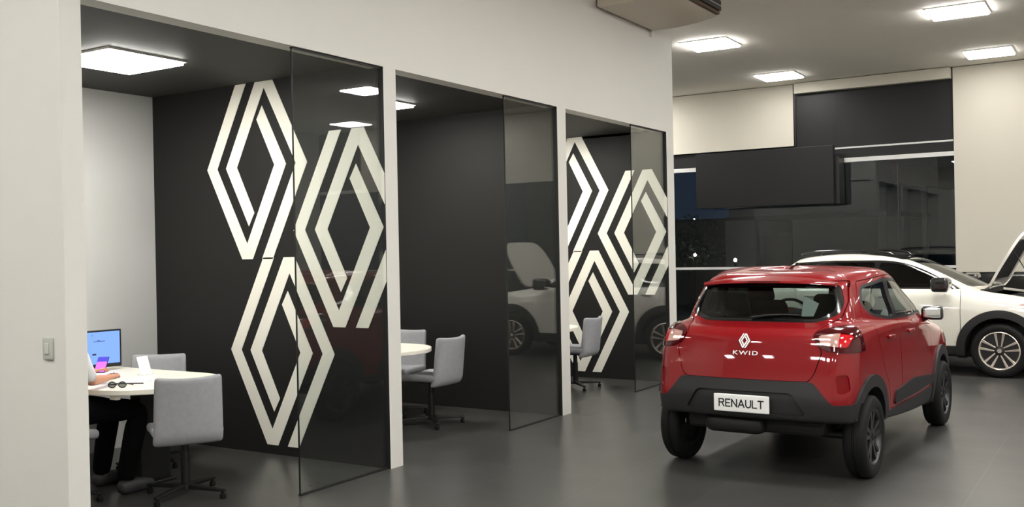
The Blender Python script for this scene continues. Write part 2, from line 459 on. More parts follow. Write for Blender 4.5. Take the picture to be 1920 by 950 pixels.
# ------------------------------------------------------------------ chairs (local: the sitter faces +y)
def make_chair(label, loc, rz):
    t = thing('office_chair', label, 'chair', loc, rz, 'grey felt office chairs')
    def fs(p):
        x, y, z = p
        z += .018 * (abs(x) / .22) ** 2.5 - .03 * max(0, (y - .10) / .12) ** 2 * .5
        return (x, y, z)
    V, Fc = rbox(.225, .215, .036, .034, 14, fs)
    o = mesh('seat', V, Fc, M['fabric'], t, smooth=180); o.location = (0, .0, .442)
    def fb(p):
        x, y, z = p                     # z up to +-.215
        u = (z + .215) / .43
        wx = 1.0 - .05 * u
        yy = y + .06 * (abs(x) / .22) ** 2 * (.35 + .65 * u) - .085 * u + .02 * max(0, .12 - u) / .12
        zz = z + .012 * (1 - (abs(x) / .22) ** 2) * u * -1
        return (x * wx, yy, zz)
    V, Fc = rbox(.222, .030, .230, .028, 16, fb)
    o = mesh('backrest', V, Fc, M['fabric'], t, smooth=180); o.location = (0, -.205, .604)
    # curved shell edge that joins seat and back
    MB().box((-.09, -.13, .392), (.09, .10, .408)).build('mounting_plate', M['blackmetal'], t)
    MB().lathe([(.030, .075), (.030, .30), (.024, .30), (.024, .394)], 20).build('column', M['blackmetal'], t, smooth=40)
    MB().tube([(.05, .02, .385), (.20, .02, .372)], [.006, .009], 8).build('lever', M['blackmetal'], t, smooth=40)
    MB().lathe([(.045, .05), (.045, .085), (.03, .09)], 20).build('hub', M['blackmetal'], t, smooth=40)
    for k in range(4):
        a = PI / 4 + k * PI / 2
        R = Matrix.Rotation(a, 3, 'Z')
        m = MB()
        V = [Vector(v) for v in ((.03, -.024, .052), (.03, .024, .052), (.03, .024, .085), (.03, -.024, .085),
                                 (.31, -.015, .046), (.31, .015, .046), (.31, .015, .062), (.31, -.015, .062))]
        m.add([R @ v for v in V], [(0, 1, 2, 3), (4, 7, 6, 5), (0, 4, 5, 1), (1, 5, 6, 2), (2, 6, 7, 3), (3, 7, 4, 0)])
        g = bevel(m.build('leg', M['blackmetal'], t), .004)
        p = R @ Vector((.292, 0, 0))
        MB().lathe([(.016, 0), (.020, .006), (.020, .03), (.010, .036), (.010, .05)], 14, c=(p.x, p.y, 0)).build('caster', M['rubber'], g, smooth=40)
    return t
def face(dx, dy): return math.atan2(-dx, dy)     # rotation that turns +y to (dx,dy)
c0 = make_chair('grey felt office chair turned away from us at the nearest white desk', (-.725, 4.44, 0), face(-.85, .53))
def chair_copy(label, loc, rz):
    c = copy_tree(c0); c['label'] = label; c.location = loc; c.rotation_euler = (0, 0, rz); return c
chair_copy('grey felt office chair on the far side of the nearest white desk', (-1.80, 5.02, 0), face(.62, -.78))
chair_copy('grey felt office chair under the seated person in black trousers', (-1.33, 3.86, 0), face(0, 1))
chair_copy('grey felt office chair seen sideways at the middle booth desk', (-.87, 7.39, 0), face(-1, -.02))
chair_copy('grey felt office chair behind the desk top of the middle booth', (-1.50, 7.66, 0), face(.12, -1))
chair_copy('grey felt office chair in the farthest booth, before the white mural', (-.80, 10.08, 0), face(-1, -.05))

# ------------------------------------------------------------------ desks
TZ = .74
def desk(label, cy, x1=-.67, r=.485):
    t = thing('desk', label, 'desk', (0, cy, 0), group='white round-ended desks')
    cx = x1 - r
    pts = [(BX + .03, -r), (cx, -r)] + [(cx + r * math.sin(a), -r * math.cos(a)) for a in [PI * k / 40 for k in range(1, 40)]] + [(cx, r), (BX + .03, r)]
    bevel(MB().prism(pts, TZ - .038, TZ).build('desk_top', M['tablewhite'], t, smooth=30), .006, 3)
    bevel(MB().box((cx - .15, -.05, .02), (cx - .04, .20, TZ - .04)).build('pedestal', M['blackmetal'], t), .006)
    bevel(MB().box((cx - .20, -.03, 0), (cx + .0, .22, .022)).build('base_plate', M['blackmetal'], t), .006)
    MB().box((BX + .04, -r + .05, .02), (BX + .08, r - .05, TZ - .04)).build('end_panel', M['tablewhite'], t)
    m = MB(); m.box((cx + .13, -r + .07, TZ - .07), (cx + .20, -r + .10, TZ - .038)); m.build('bracket', M['tablewhite'], t)
    return t
desk('white round-ended desk in the nearest booth, with a monitor and papers', 4.53, x1=-.71)
desk('white round-ended desk in the middle booth, between two grey chairs', 6.98)
desk('white round-ended desk in the farthest booth, mostly behind the post', 9.60, x1=-.56)

# ------------------------------------------------------------------ things on the nearest desk
t = thing('monitor', 'black desk monitor with a glowing blue screen on the nearest desk', 'monitor', (-2.07, 4.66, TZ))
t.rotation_euler = (0, 0, math.radians(-7))
bevel(MB().box((-.012, -.26, .026), (.012, .26, .315)).build('bezel', M['blacktrim'], t), .004)
MB().box((.0118, -.245, .055), (.0132, .245, .302)).build('screen', M['screen'], t)
m = MB()
m.box((.0132, .03, .228), (.0138, .125, .232)); m.box((.0132, .06, .234), (.0138, .085, .238)); m.box((.0132, .02, .275), (.0138, .028, .279))
m.box((.0132, .02, .125), (.0138, .052, .137)); m.box((.0132, -.19, .20), (.0138, -.02, .206)); m.box((.0132, -.19, .16), (.0138, -.04, .165))
m.build('screen_text', M['screenink'], t)
MB().box((-.045, -.03, .008), (-.014, .03, .2)).build('stand', M['blacktrim'], t)
bevel(MB().box((-.11, -.10, 0), (.05, .10, .010)).build('stand_base', M['blacktrim'], t), .003)

t = thing('card_stand', 'white tilted card in a small stand on the nearest desk', 'card', (-1.50, 4.74, TZ), math.radians(32 + 62))
m = MB()
m.add([(-.05, 0, .006), (.05, 0, .006), (.05, .045, .135), (-.05, .045, .135), (-.05, .003, .004), (.05, .003, .004), (.05, .048, .134), (-.05, .048, .134)],
      [(0, 1, 2, 3), (4, 7, 6, 5), (0, 4, 5, 1), (3, 2, 6, 7), (0, 3, 7, 4), (1, 5, 6, 2)])
m.build('card', M['paper'], t)
bevel(MB().box((-.05, -.02, 0), (.05, .045, .006)).build('stand_foot', M['alu'], t), .002)

o = bevel(MB().box((-.10, -.075, 0), (.10, .075, .008)).build('notebook', M['paper']), .002)
o.location = (-1.20, 4.40, TZ + .0005); o.rotation_euler = (0, 0, math.radians(32)); tag(o, 'thin white notepad lying on the nearest desk beside the hand', 'notepad')
c = MB().box((-.10, -.077, -.0003), (.10, -.0755, .0085)).build('dark_spine', M['ink'], o)

def fm(p): return (p.x, p.y, p.z * (1 - .35 * (p.y / .05) ** 2 * (1 if p.y > 0 else .4)))
V, Fc = rbox(.032, .055, .02, .018, 10, fm)
o = mesh('computer_mouse', V, Fc, pmat('mouse_grey', (58, 58, 60), .45), None, smooth=180)
o.location = (-1.55, 4.49, TZ + .0185); o.rotation_euler = (0, 0, .5); tag(o, 'small dark grey computer mouse behind the hand on the nearest desk', 'mouse')
MB().lathe([(.004, -.006), (.006, 0), (.004, .006)], 12, axis='x', c=(0, .02, .016)).build('scroll_wheel', M['rubber'], o, smooth=60)

t = thing('eyeglasses', 'pair of dark-framed glasses lying on the nearest desk by the forearm', 'glasses', (-1.06, 4.17, TZ), math.radians(30))
m = MB()
for s in (-1, 1):
    ring = [(s * .035 + .026 * math.cos(a), -.0, .022 + .018 * math.sin(a)) for a in [2 * PI * k / 20 for k in range(21)]]
    m.tube(ring, .0035, 6, cap=False)
m.tube([(-.010, 0, .026), (0, -.002, .029), (.010, 0, .026)], .003, 6)
m.build('frame_front', M['blacktrim'], t, smooth=60)
for s in (-1, 1):
    MB().tube([(s * .061, 0, .026), (s * .063, .02, .024), (s * .06, .09, .012), (s * .055, .125, .004)], .003, 6).build('temple', M['blacktrim'], t, smooth=60)
    MB().lathe([(.024, -.0006), (.024, .0006)], 20, axis='y', c=(s * .035, 0, .022)).build('lens', M['carglass'], t)

# ------------------------------------------------------------------ seated person
def skin_mesh(name, nodes, edges, mat, parent, sub=2, root=0):
    """nodes: list of (pos, rx, ry)"""
    me = bpy.data.meshes.new(name); me.from_pydata([n[0] for n in nodes], edges, []); me.update()
    o = bpy.data.objects.new(name, me); COL.objects.link(o)
    md = o.modifiers.new('skin', 'SKIN'); md.use_smooth_shade = True
    sv = me.skin_vertices[0].data
    for i, n in enumerate(nodes): sv[i].radius = (n[1], n[2]); sv[i].use_root = (i == root)
    s = o.modifiers.new('sub', 'SUBSURF'); s.levels = sub; s.render_levels = sub
    dg = bpy.context.evaluated_depsgraph_get(); dg.update()
    m2 = bpy.data.meshes.new_from_object(o.evaluated_get(dg))
    bpy.data.objects.remove(o); m2.name = name
    for p in m2.polygons: p.use_smooth = True
    return link(name, m2, mat, parent)
PX, PY = -1.33, 3.93
P = thing('person', 'person in black trousers sitting at the nearest desk, holding a lit phone', 'person', (PX, PY, 0))
def loc(*p): return (p[0] - PX, p[1] - PY, p[2])
RH, LH = (-1.265, 4.29, .800), (-1.37, 4.26, .835)
N = []; E_ = []
def nd(p, a, b=None, par=None):
    N.append((loc(*p), a, b or a)); i = len(N) - 1
    if par is not None: E_.append((par, i))
    return i
pel = nd((PX, PY - .02, .60), .115, .10)
wai = nd((PX, PY - .01, .72), .125, .095, pel); che = nd((PX, PY + .0, .92), .15, .105, wai); upc = nd((PX, PY - .005, 1.03), .11, .08, che)
nk = nd((PX, PY + .01, 1.11), .05, .05, upc); hd0 = nd((PX, PY + .035, 1.19), .062, .07, nk); hd1 = nd((PX, PY + .045, 1.26), .075, .09, hd0); hd2 = nd((PX, PY + .04, 1.325), .058, .07, hd1)
for s, kn, an, el, wr, hand, out in ((1, (-1.165, 4.42, .55), (-1.15, 4.28, .11), (-1.11, 4.00, .80), (-1.21, 4.20, .795), RH, 1), (-1, (-1.47, 4.41, .55), (-1.50, 4.34, .11), (-1.53, 4.02, .80), (-1.42, 4.19, .82), LH, -1)):
    hip = nd((PX + s * .10, PY + .05, .58), .082, .08, pel)
    mid = nd(((PX + s * .10 + kn[0]) / 2, (PY + .05 + kn[1]) / 2, .58), .078, .078, hip)
    k = nd(kn, .062, .062, mid); ca = nd(tuple(kn[i] * .6 + an[i] * .4 for i in range(3)), .055, .058, k)
    a = nd(an, .036, .036, ca); hl = nd((an[0], an[1] + .03, .06), .036, .03, a); toe = nd((an[0] + s * .02, an[1] + .18, .04), .036, .022, hl)
    sh = nd((PX + s * .17, PY, 1.02), .06, .06, upc); ua = nd(tuple((PX + s * .19, PY, 1.0)[i] * .5 + el[i] * .5 for i in range(3)), .045, .045, sh)
    e = nd(el, .038, .038, ua); fa = nd(tuple(el[i] * .5 + wr[i] * .5 for i in range(3)), .034, .032, e); w = nd(wr, .024, .021, fa)
    d = (Vector(hand) - Vector(wr)).normalized()
    side = Vector((0, 0, 1)).cross(d).normalized() * (-s)
    up = d.cross(side) * (-s)
    up = Vector((0, 0, 1))
    pm = nd(tuple(Vector(wr) + d * .045), .034, .017, w)
    base = Vector(wr) + d * .075
    for q, (off, ln) in enumerate(((.028, .072), (.010, .08), (-.010, .074), (-.027, .058))):
        b0 = base + side * off
        i0 = nd(tuple(b0), .0105, .0095, pm)
        b1 = b0 + d * ln * .5 + up * .006; i1 = nd(tuple(b1), .009, .0085, i0)
        b2 = b1 + d * ln * .28 + up * (-.012); i2 = nd(tuple(b2), .0085, .008, i1)
        b3 = b2 + d * ln * .12 + up * (-.016); nd(tuple(b3), .0075, .007, i2)
    tb = Vector(wr) + d * .03 + side * .030; i0 = nd(tuple(tb), .012, .011, pm)
    t1 = tb + d * .03 + side * .016 + up * .008; i1 = nd(tuple(t1), .010, .0095, i0)
    nd(tuple(t1 + d * .026 - side * .004), .0085, .008, i1)
skin_mesh('body', N, E_, M['skin'], P, 2, pel)
# face and ears
m = MB()
m.add(*rbox(.011, .014, .022, .008, 4, lambda p: (p.x, p.y + .125 + (-.012 if p.z > .005 else 0), p.z + 1.235)))
m.build('nose', M['skin'], P, smooth=180)
for s in (-1, 1):
    m = MB(); m.add(*rbox(.008, .016, .028, .007, 4, lambda p: (p.x + s * .079, p.y + .035, p.z + 1.24))); m.build('ear', M['skin'], P, smooth=180)
    m = MB(); m.add(*rbox(.011, .004, .005, .0035, 4, lambda p: (p.x + s * .03, p.y + .118, p.z + 1.262))); m.build('eye', M['ink'], P, smooth=180)
m = MB(); m.add(*rbox(.022, .005, .005, .0045, 4, lambda p: (p.x, p.y + .118, p.z + 1.195))); m.build('mouth', pmat('lips', (160, 92, 84), .5), P, smooth=180)
def fh(p): return (p.x, p.y, p.z)
V, Fc = rbox(.088, .098, .075, .07, 10); mesh('hair', V, Fc, M['hair'], P, smooth=180).location = (0, .018, 1.318)
# clothing
K = lambda *p: loc(*p)
sn = [(K(PX, PY - .02, .64), .132, .112), (K(PX, PY - .01, .74), .137, .106), (K(PX, PY, .92), .162, .116), (K(PX, PY - .005, 1.03), .122, .09), (K(PX, PY, 1.075), .066, .064),
      (K(PX + .17, PY, 1.02), .072, .072), (K(PX + .20, PY + .03, .93), .06, .06), (K(PX + .215, PY + .055, .845), .056, .056), (K(-1.112, 4.03, .80), .047, .045),
      (K(PX - .17, PY, 1.02), .072, .072), (K(PX - .20, PY + .03, .93), .06, .06), (K(PX - .21, PY + .055, .845), .056, .056), (K(-1.51, 4.06, .805), .047, .045)]
skin_mesh('shirt', sn, [(0, 1), (1, 2), (2, 3), (3, 4), (3, 5), (5, 6), (6, 7), (7, 8), (3, 9), (9, 10), (10, 11), (11, 12)], M['shirt'], P, 2, 0)
tn = [(K(PX, PY - .02, .605), .125, .112), (K(PX, PY - .015, .66), .13, .11)]
te = [(0, 1)]
for s, kn, an in ((1, (-1.165, 4.42, .55), (-1.15, 4.28, .11)), (-1, (-1.47, 4.41, .55), (-1.50, 4.34, .11))):
    b = len(tn)
    tn += [(K(PX + s * .10, PY + .05, .582), .094, .090), (K((PX + s * .1 + kn[0]) / 2, (PY + .05 + kn[1]) / 2, .582), .09, .09), (K(*kn), .080, .082),
           (K(*[kn[i] * .6 + an[i] * .4 for i in range(3)]), .074, .076), (K(an[0], an[1], .070), .060, .066)]
    te += [(0, b), (b, b + 1), (b + 1, b + 2), (b + 2, b + 3), (b + 3, b + 4)]
skin_mesh('trousers', tn, te, M['trousers'], P, 2, 0)
for s, an in ((1, (-1.15, 4.28, .11)), (-1, (-1.50, 4.34, .11))):
    def fsx(p): return (p.x * (1 - .12 * max(0, p.y / .13)) + s * .01, p.y, p.z * (1 - .28 * max(0, p.y / .13)) - (.016 * max(0, p.y / .13)))
    V, Fc = rbox(.047, .14, .05, .042, 10, fsx); mesh('shoe', V, Fc, M['shoe'], P, smooth=180).location = K(an[0], an[1] + .085, .0505)

t = thing('smartphone', 'smartphone with a pink and violet screen held above the nearest desk', 'phone', (-1.385, 4.285, .868))
t.rotation_euler = (math.radians(40), 0, math.radians(38))
V, Fc = rbox(.037, .075, .0045, .004, 6); mesh('phone_case', V, Fc, M['blacktrim'], t, smooth=60)
MB().box((-.034, -.072, .0046), (.034, .025, .0052)).build('screen_lower', M['phoneglow'], t)
MB().box((-.034, .025, .0046), (.034, .072, .0052)).build('screen_upper', M['phonebluish'], t)

# ------------------------------------------------------------------ car body tools
def pchip(xs, ys, xq):
    xs = np.asarray(xs, float); ys = np.asarray(ys, float); h = np.diff(xs); d = np.diff(ys) / h
    m = np.zeros(len(xs)); m[0] = d[0]; m[-1] = d[-1]
    for i in range(1, len(xs) - 1):
        m[i] = 0 if d[i - 1] * d[i] <= 0 else 2 * d[i - 1] * d[i] / (d[i - 1] + d[i])
    k = np.clip(np.searchsorted(xs, xq) - 1, 0, len(h) - 1); t = (xq - xs[k]) / h[k]
    return ((2 * t ** 3 - 3 * t ** 2 + 1) * ys[k] + (t ** 3 - 2 * t ** 2 + t) * h[k] * m[k] + (-2 * t ** 3 + 3 * t ** 2) * ys[k + 1] + (t ** 3 - t ** 2) * h[k] * m[k + 1])

def vnormals(V, T):
    fn = np.cross(V[T[:, 1]] - V[T[:, 0]], V[T[:, 2]] - V[T[:, 0]]); N = np.zeros_like(V)
    for k in range(3): np.add.at(N, T[:, k], fn)
    return N / np.maximum(np.linalg.norm(N, axis=1, keepdims=True), 1e-12)

def car_shell(levels, ns=7, nr=20, ncn=12, nsd=150):
    """levels: rows of zr zm zf xr xf hr hm hf rrx rry rfx rfy bowr bowf, bottom to top; closed loops round the car"""
    A = np.array(levels, float); k = len(A)
    vq = np.concatenate([np.linspace(i, i + 1, ns, endpoint=False) for i in range(k - 1)] + [[k - 1]])
    D = np.stack([pchip(np.arange(k), A[:, j], vq) for j in range(A.shape[1])], 1)
    rows = []
    for (zr, zm, zf, xr, xf, hr, hm, hf, rrx, rry, rfx, rfy, br, bf) in D:
        tr = np.linspace(0, 1, nr, endpoint=False); yr = tr * (hr - rry); Xr = xr + br * (yr / hr) ** 2
        xc = xr + br * ((hr - rry) / hr) ** 2; a = np.linspace(0, PI / 2, ncn, endpoint=False)
        Xc, Yc = xc + rrx * (1 - np.cos(a)), hr - rry + rry * np.sin(a)
        xg = xf - bf * ((hf - rfy) / hf) ** 2
        x0, x1 = xc + rrx, xg - rfx
        Xs = np.linspace(x0, x1, nsd, endpoint=False); t = (Xs - x0) / (x1 - x0)
        Ys = hr * (1 - t) * (1 - 2 * t) + hm * 4 * t * (1 - t) + hf * t * (2 * t - 1)
        a = np.linspace(PI / 2, 0, ncn, endpoint=False)
        Xd, Yd = xg - rfx * (1 - np.cos(a)), hf - rfy + rfy * np.sin(a)
        tf = np.linspace(1, 0, nr + 1); yf = tf * (hf - rfy); Xf = xf - bf * (yf / hf) ** 2
        X = np.concatenate([Xr, Xc, Xs, Xd, Xf]); Y = np.concatenate([yr, Yc, Ys, Yd, yf])
        t = np.clip((X - xr) / (xf - xr), 0, 1)
        Z = zr * (1 - t) * (1 - 2 * t) + zm * 4 * t * (1 - t) + zf * t * (2 * t - 1)
        half = np.stack([X, Y, Z], 1)
        other = half[1:-1][::-1] * [1, -1, 1]
        rows.append(np.concatenate([half, other]))
    R = np.array(rows); nv, nu = R.shape[:2]; V = R.reshape(-1, 3)
    i, j = np.meshgrid(np.arange(nv - 1), np.arange(nu), indexing='ij'); j2 = (j + 1) % nu
    a, b, c, d = i * nu + j, i * nu + j2, (i + 1) * nu + j2, (i + 1) * nu + j
    T = np.concatenate([np.stack([a, c, b], -1).reshape(-1, 3), np.stack([a, d, c], -1).reshape(-1, 3)])
    H = nu // 2; base = (nv - 1) * nu; cap = []
    for q in range(H):
        r1, r2 = base + q, base + q + 1; l1, l2 = base + (nu - q) % nu, base + (nu - q - 1) % nu
        if r1 != l1: cap.append((r1, r2, l1))
        if r2 != l2: cap.append((r2, l2, l1))
    T = np.concatenate([T, np.array(cap)])
    N = vnormals(V, T)
    # outward orientation
    if N[nv // 3 * nu + nr + ncn + nsd // 2][1] < 0: T = T[:, ::-1].copy(); N = -N
    return V, T, N

def polysdf(x, y, P):
    P = np.asarray(P, float); d = np.full(x.shape, 1e9); s = np.ones(x.shape)
    n = len(P)
    for i in range(n):
        a = P[i]; b = P[i - 1]; e = b - a; wx, wy = x - a[0], y - a[1]
        t = np.clip((wx * e[0] + wy * e[1]) / (e @ e + 1e-12), 0, 1)
        d = np.minimum(d, (wx - e[0] * t) ** 2 + (wy - e[1] * t) ** 2)
        c1 = y >= a[1]; c2 = y < b[1]; c3 = e[0] * wy > e[1] * wx
        s = np.where((c1 & c2 & c3) | (~c1 & ~c2 & ~c3), -s, s)
    return s * np.sqrt(d)

def rpoly(P, r, n=6):
    P = [np.array(p, float) for p in P]; out = []
    rs = r if isinstance(r, (list, tuple)) else [r] * len(P)
    for i, p in enumerate(P):
        a, b = P[i - 1], P[(i + 1) % len(P)]
        la, lb = np.linalg.norm(a - p), np.linalg.norm(b - p); q = min(rs[i], la * .45, lb * .45)
        s, e = p + (a - p) / la * q, p + (b - p) / lb * q
        for t in np.linspace(0, 1, n): out.append((1 - t) ** 2 * s + 2 * t * (1 - t) * p + t * t * e)
    return np.array(out)

def clip(S, f):
    """split a triangle shell by the sign of a function of its points: (inside f<0, outside)"""
    V, T, N = S; val = f(V); val = np.where(np.abs(val) < 1e-7, 1e-7, val); s = val < 0; cnt = s[T].sum(1)
    ins = [T[cnt == 3]]; outs = [T[cnt == 0]]
    t1, t2 = T[cnt == 1], T[cnt == 2]
    def rot(t, want):
        m = s[t] == want; k = m.argmax(1); ii = np.arange(len(t))
        return np.stack([t[ii, k], t[ii, (k + 1) % 3], t[ii, (k + 2) % 3]], 1)
    if len(t1) + len(t2) == 0: return (V, ins[0], N), (V, outs[0], N)
    t1 = rot(t1, True); t2 = rot(t2, False)
    E = np.concatenate([t1[:, [0, 1]], t1[:, [0, 2]], t2[:, [0, 1]], t2[:, [0, 2]]]); E = np.sort(E, 1)
    U, inv = np.unique(E, axis=0, return_inverse=True); inv = inv.reshape(-1)
    w = (val[U[:, 0]] / (val[U[:, 0]] - val[U[:, 1]]))[:, None]
    Vn = V[U[:, 0]] * (1 - w) + V[U[:, 1]] * w; Nn = N[U[:, 0]] * (1 - w) + N[U[:, 1]] * w; Nn /= np.maximum(np.linalg.norm(Nn, axis=1, keepdims=True), 1e-9)
    b = len(V); n1, n2 = len(t1), len(t2)
    ab1, ac1, ab2, ac2 = b + inv[:n1], b + inv[n1:2 * n1], b + inv[2 * n1:2 * n1 + n2], b + inv[2 * n1 + n2:]
    S3 = lambda *c: np.stack(c, 1)
    ins += [S3(t1[:, 0], ab1, ac1), S3(ab2, t2[:, 1], t2[:, 2]), S3(ab2, t2[:, 2], ac2)]
    outs += [S3(ab1, t1[:, 1], t1[:, 2]), S3(ab1, t1[:, 2], ac1), S3(t2[:, 0], ab2, ac2)]
    V2 = np.concatenate([V, Vn]); N2 = np.concatenate([N, Nn])
    return (V2, np.concatenate(ins), N2), (V2, np.concatenate(outs), N2)

def piece(name, S, mat, parent, off=0., skirt=.014, move=None):
    """one panel of the body as a mesh: moved out by off, its rim folded inward by skirt"""
    V, T, N = S
    if len(T) == 0: return None
    key = np.round(V, 6)
    used, inv = np.unique(T, return_inverse=True); T = inv.reshape(-1, 3); V = V[used]; N = N[used]
    ok = (T[:, 0] != T[:, 1]) & (T[:, 1] != T[:, 2]) & (T[:, 0] != T[:, 2]); T = T[ok]
    P = V + N * off
    Ed = np.concatenate([T[:, [0, 1]], T[:, [1, 2]], T[:, [2, 0]]]); Es = np.sort(Ed, 1)
    U, idx, c = np.unique(Es, axis=0, return_index=True, return_counts=True)
    B = Ed[idx[c == 1]]
    faces = [tuple(t) for t in T]; verts = P; vn = N
    nl = [N[i] for t in T for i in t]
    if skirt and len(B):
        bu, binv = np.unique(B, return_inverse=True); binv = binv.reshape(-1, 2)
        low = P[bu] - N[bu] * skirt; base = len(P)
        verts = np.concatenate([P, low])
        for (a, b2), (la, lb) in zip(B, binv):
            f = (b2, a, base + la, base + lb); faces.append(f)
            q = np.cross(verts[f[1]] - verts[f[0]], verts[f[3]] - verts[f[0]]); q = q / max(np.linalg.norm(q), 1e-12)
            nl += [q] * 4
    me = bpy.data.meshes.new(name); me.from_pydata([tuple(v) for v in verts], [], faces); me.update()
    for p in me.polygons: p.use_smooth = True
    # degenerate slivers removed by from_pydata keep loop order, so custom normals stay aligned
    if len(me.loops) == len(nl): me.normals_split_custom_set([tuple(x) for x in nl])
    return link(name, me, mat, parent)

def side_box(xw, zw, r): return lambda V: np.where(np.abs(V[:, 1]) > .38, np.hypot(V[:, 0] - xw, V[:, 2] - zw) - r, 1.)
def sidef(P, sgn, ymin=.3):
    return lambda V: np.maximum(polysdf(V[:, 0], V[:, 2], P), ymin - sgn * V[:, 1])
def rearf(P, xmax): return lambda V: np.maximum(polysdf(V[:, 1], V[:, 2], P), V[:, 0] - xmax)
def frontf(P, xmin): return lambda V: np.maximum(polysdf(V[:, 1], V[:, 2], P), xmin - V[:, 0])
def cut(S, f, gap=.0):
    if not gap: return clip(S, f)
    return clip(S, lambda V: f(V) + gap)[0], clip(S, lambda V: f(V) - gap)[1]

def wheel(parent, x, y, z, r, w, rim, sgn, style, name='wheel'):
    t = bpy.data.objects.new(name, None); COL.objects.link(t); t.parent = parent; t.location = (x, y, z)
    o = sgn    # outer side direction along y
    h = w / 2
    prof = [(rim - .005, -h * .8), (rim + .012, -h * .92), (rim + (r - rim) * .5, -h), (r - .022, -h * .93), (r - .004, -h * .72), (r, -h * .45), (r, -h * .10), (r - .006, -h * .09), (r - .006, -h * .05), (r, -h * .04),
            (r, h * .04), (r - .006, h * .05), (r - .006, h * .09), (r, h * .10), (r, h * .45), (r - .004, h * .72), (r - .022, h * .93), (rim + (r - rim) * .5, h), (rim + .012, h * .92), (rim - .005, h * .8)]
    MB().lathe(prof, 64, axis='y', closed=True).build('tyre', M['rubber'], t, smooth=45)
    lip = [(rim, -h * .8), (rim, h * .8 * 1), (rim - .008, h * .80), (rim - .02, h * .55), (rim - .03, 0), (rim - .03, -h * .8)]
    lip = [(a, b * o) for a, b in lip]
    rm = [(rim - .001, o * h * .70), (rim + .004, o * h * .86), (rim - .004, o * h * .90), (rim - .014, o * h * .80), (rim - .022, o * h * .35), (rim - .026, -o * h * .8), (rim - .002, -o * h * .8)]
    MB().lathe(rm, 64, axis='y', closed=True).build('rim', M['rimdark'] if style == 'kw' else M['rimsilver'], t, smooth=45)
    MB().lathe([(rim - .028, -o * h * .1), (rim - .028, -o * h * .2), (.02, -o * h * .2), (.02, -o * h * .1)], 40, axis='y', closed=True).build('brake_disc', M['blacktrim'], t, smooth=40)
    m = MB(); m2 = MB()
    ya, yb = o * h * .42, o * h * .74
    n = 5 if style == 'kw' else 5
    for k in range(n):
        for s in (-1, 1):
            if style == 'kw': a0, a1, w0, w1 = .16, .22, .016, .014
            else: a0, a1, w0, w1 = .28, .22, .007, .016
            an = 2 * PI * k / n + .3
            p0 = (an + s * a0 * 1.4, .052); p1 = (an + s * a1, rim - .012)
            c0_ = Vector((math.cos(p0[0]) * p0[1], math.sin(p0[0]) * p0[1])); c1_ = Vector((math.cos(p1[0]) * p1[1], math.sin(p1[0]) * p1[1]))
            d = (c1_ - c0_).normalized(); q = Vector((-d.y, d.x))
            pts = [c0_ + q * w0, c0_ - q * w0, c1_ - q * w1, c1_ + q * w1]
            V = [(p.x, ya if i < 2 else ya * 1.0, p.y) for i, p in enumerate(pts)] + [(p.x, yb * (.93 if i < 2 else 1.08), p.y) for i, p in enumerate(pts)]
            m.add(V, [(0, 1, 2, 3), (4, 7, 6, 5), (0, 4, 5, 1), (1, 5, 6, 2), (2, 6, 7, 3), (3, 7, 4, 0)])
    bevel(m.build('spokes', M['rimdark'] if style == 'kw' else M['rimsilver'], t), .003)
    if style != 'kw':      # black infill behind the machined blades
        MB().lathe([(rim - .016, o * h * .50), (rim - .016, o * h * .62), (.04, o * h * .62), (.04, o * h * .5)], 48, axis='y', closed=True).build('black_infill', M['blacktrim'], t, smooth=30)
    MB().lathe([(.060, o * h * .35), (.060, o * h * .66), (.048, o * h * .74), (.001, o * h * .74)], 24, axis='y').build('wheel_hub', M['rimdark'] if style == 'kw' else M['blacktrim'], t, smooth=40)
    MB().lathe([(.026, o * h * .72), (.026, o * h * .80), (.001, o * h * .81)], 20, axis='y').build('hub_cap', M['blacktrim'] if style == 'kw' else M['rimsilver'], t, smooth=40)
    return t

def wheel_well(parent, x, sgn, z, r, y0, y1):
    m = MB(); n = 20; V = []; Fc = []
    a0_, a1_ = (-.12, PI - .45) if x < 1 else (-.05, PI + .1)
    for i in range(n + 1):
        a = a0_ + (a1_ - a0_) * i / n
        for y in (y0, y1): V.append((x + r * math.cos(a), sgn * y, z + r * math.sin(a)))
        for y in (y0, y1): V.append((x + (r - .006) * math.cos(a), sgn * y, z + (r - .006) * math.sin(a)))
    for i in range(n):
        b = 4 * i; Fc += [(b, b + 1, b + 5, b + 4), (b + 2, b + 6, b + 7, b + 3), (b, b + 4, b + 6, b + 2), (b + 1, b + 3, b + 7, b + 5)]
    m.add(V, Fc)
    ring = [(x + r * math.cos(a0_ + (a1_ - a0_) * i / n), z + r * math.sin(a0_ + (a1_ - a0_) * i / n)) for i in range(n + 1)]
    m.prism(ring, sgn * y0, sgn * (y0 + .004), axis='y')
    return m.build('wheel_well', M['lining'], parent, smooth=30)

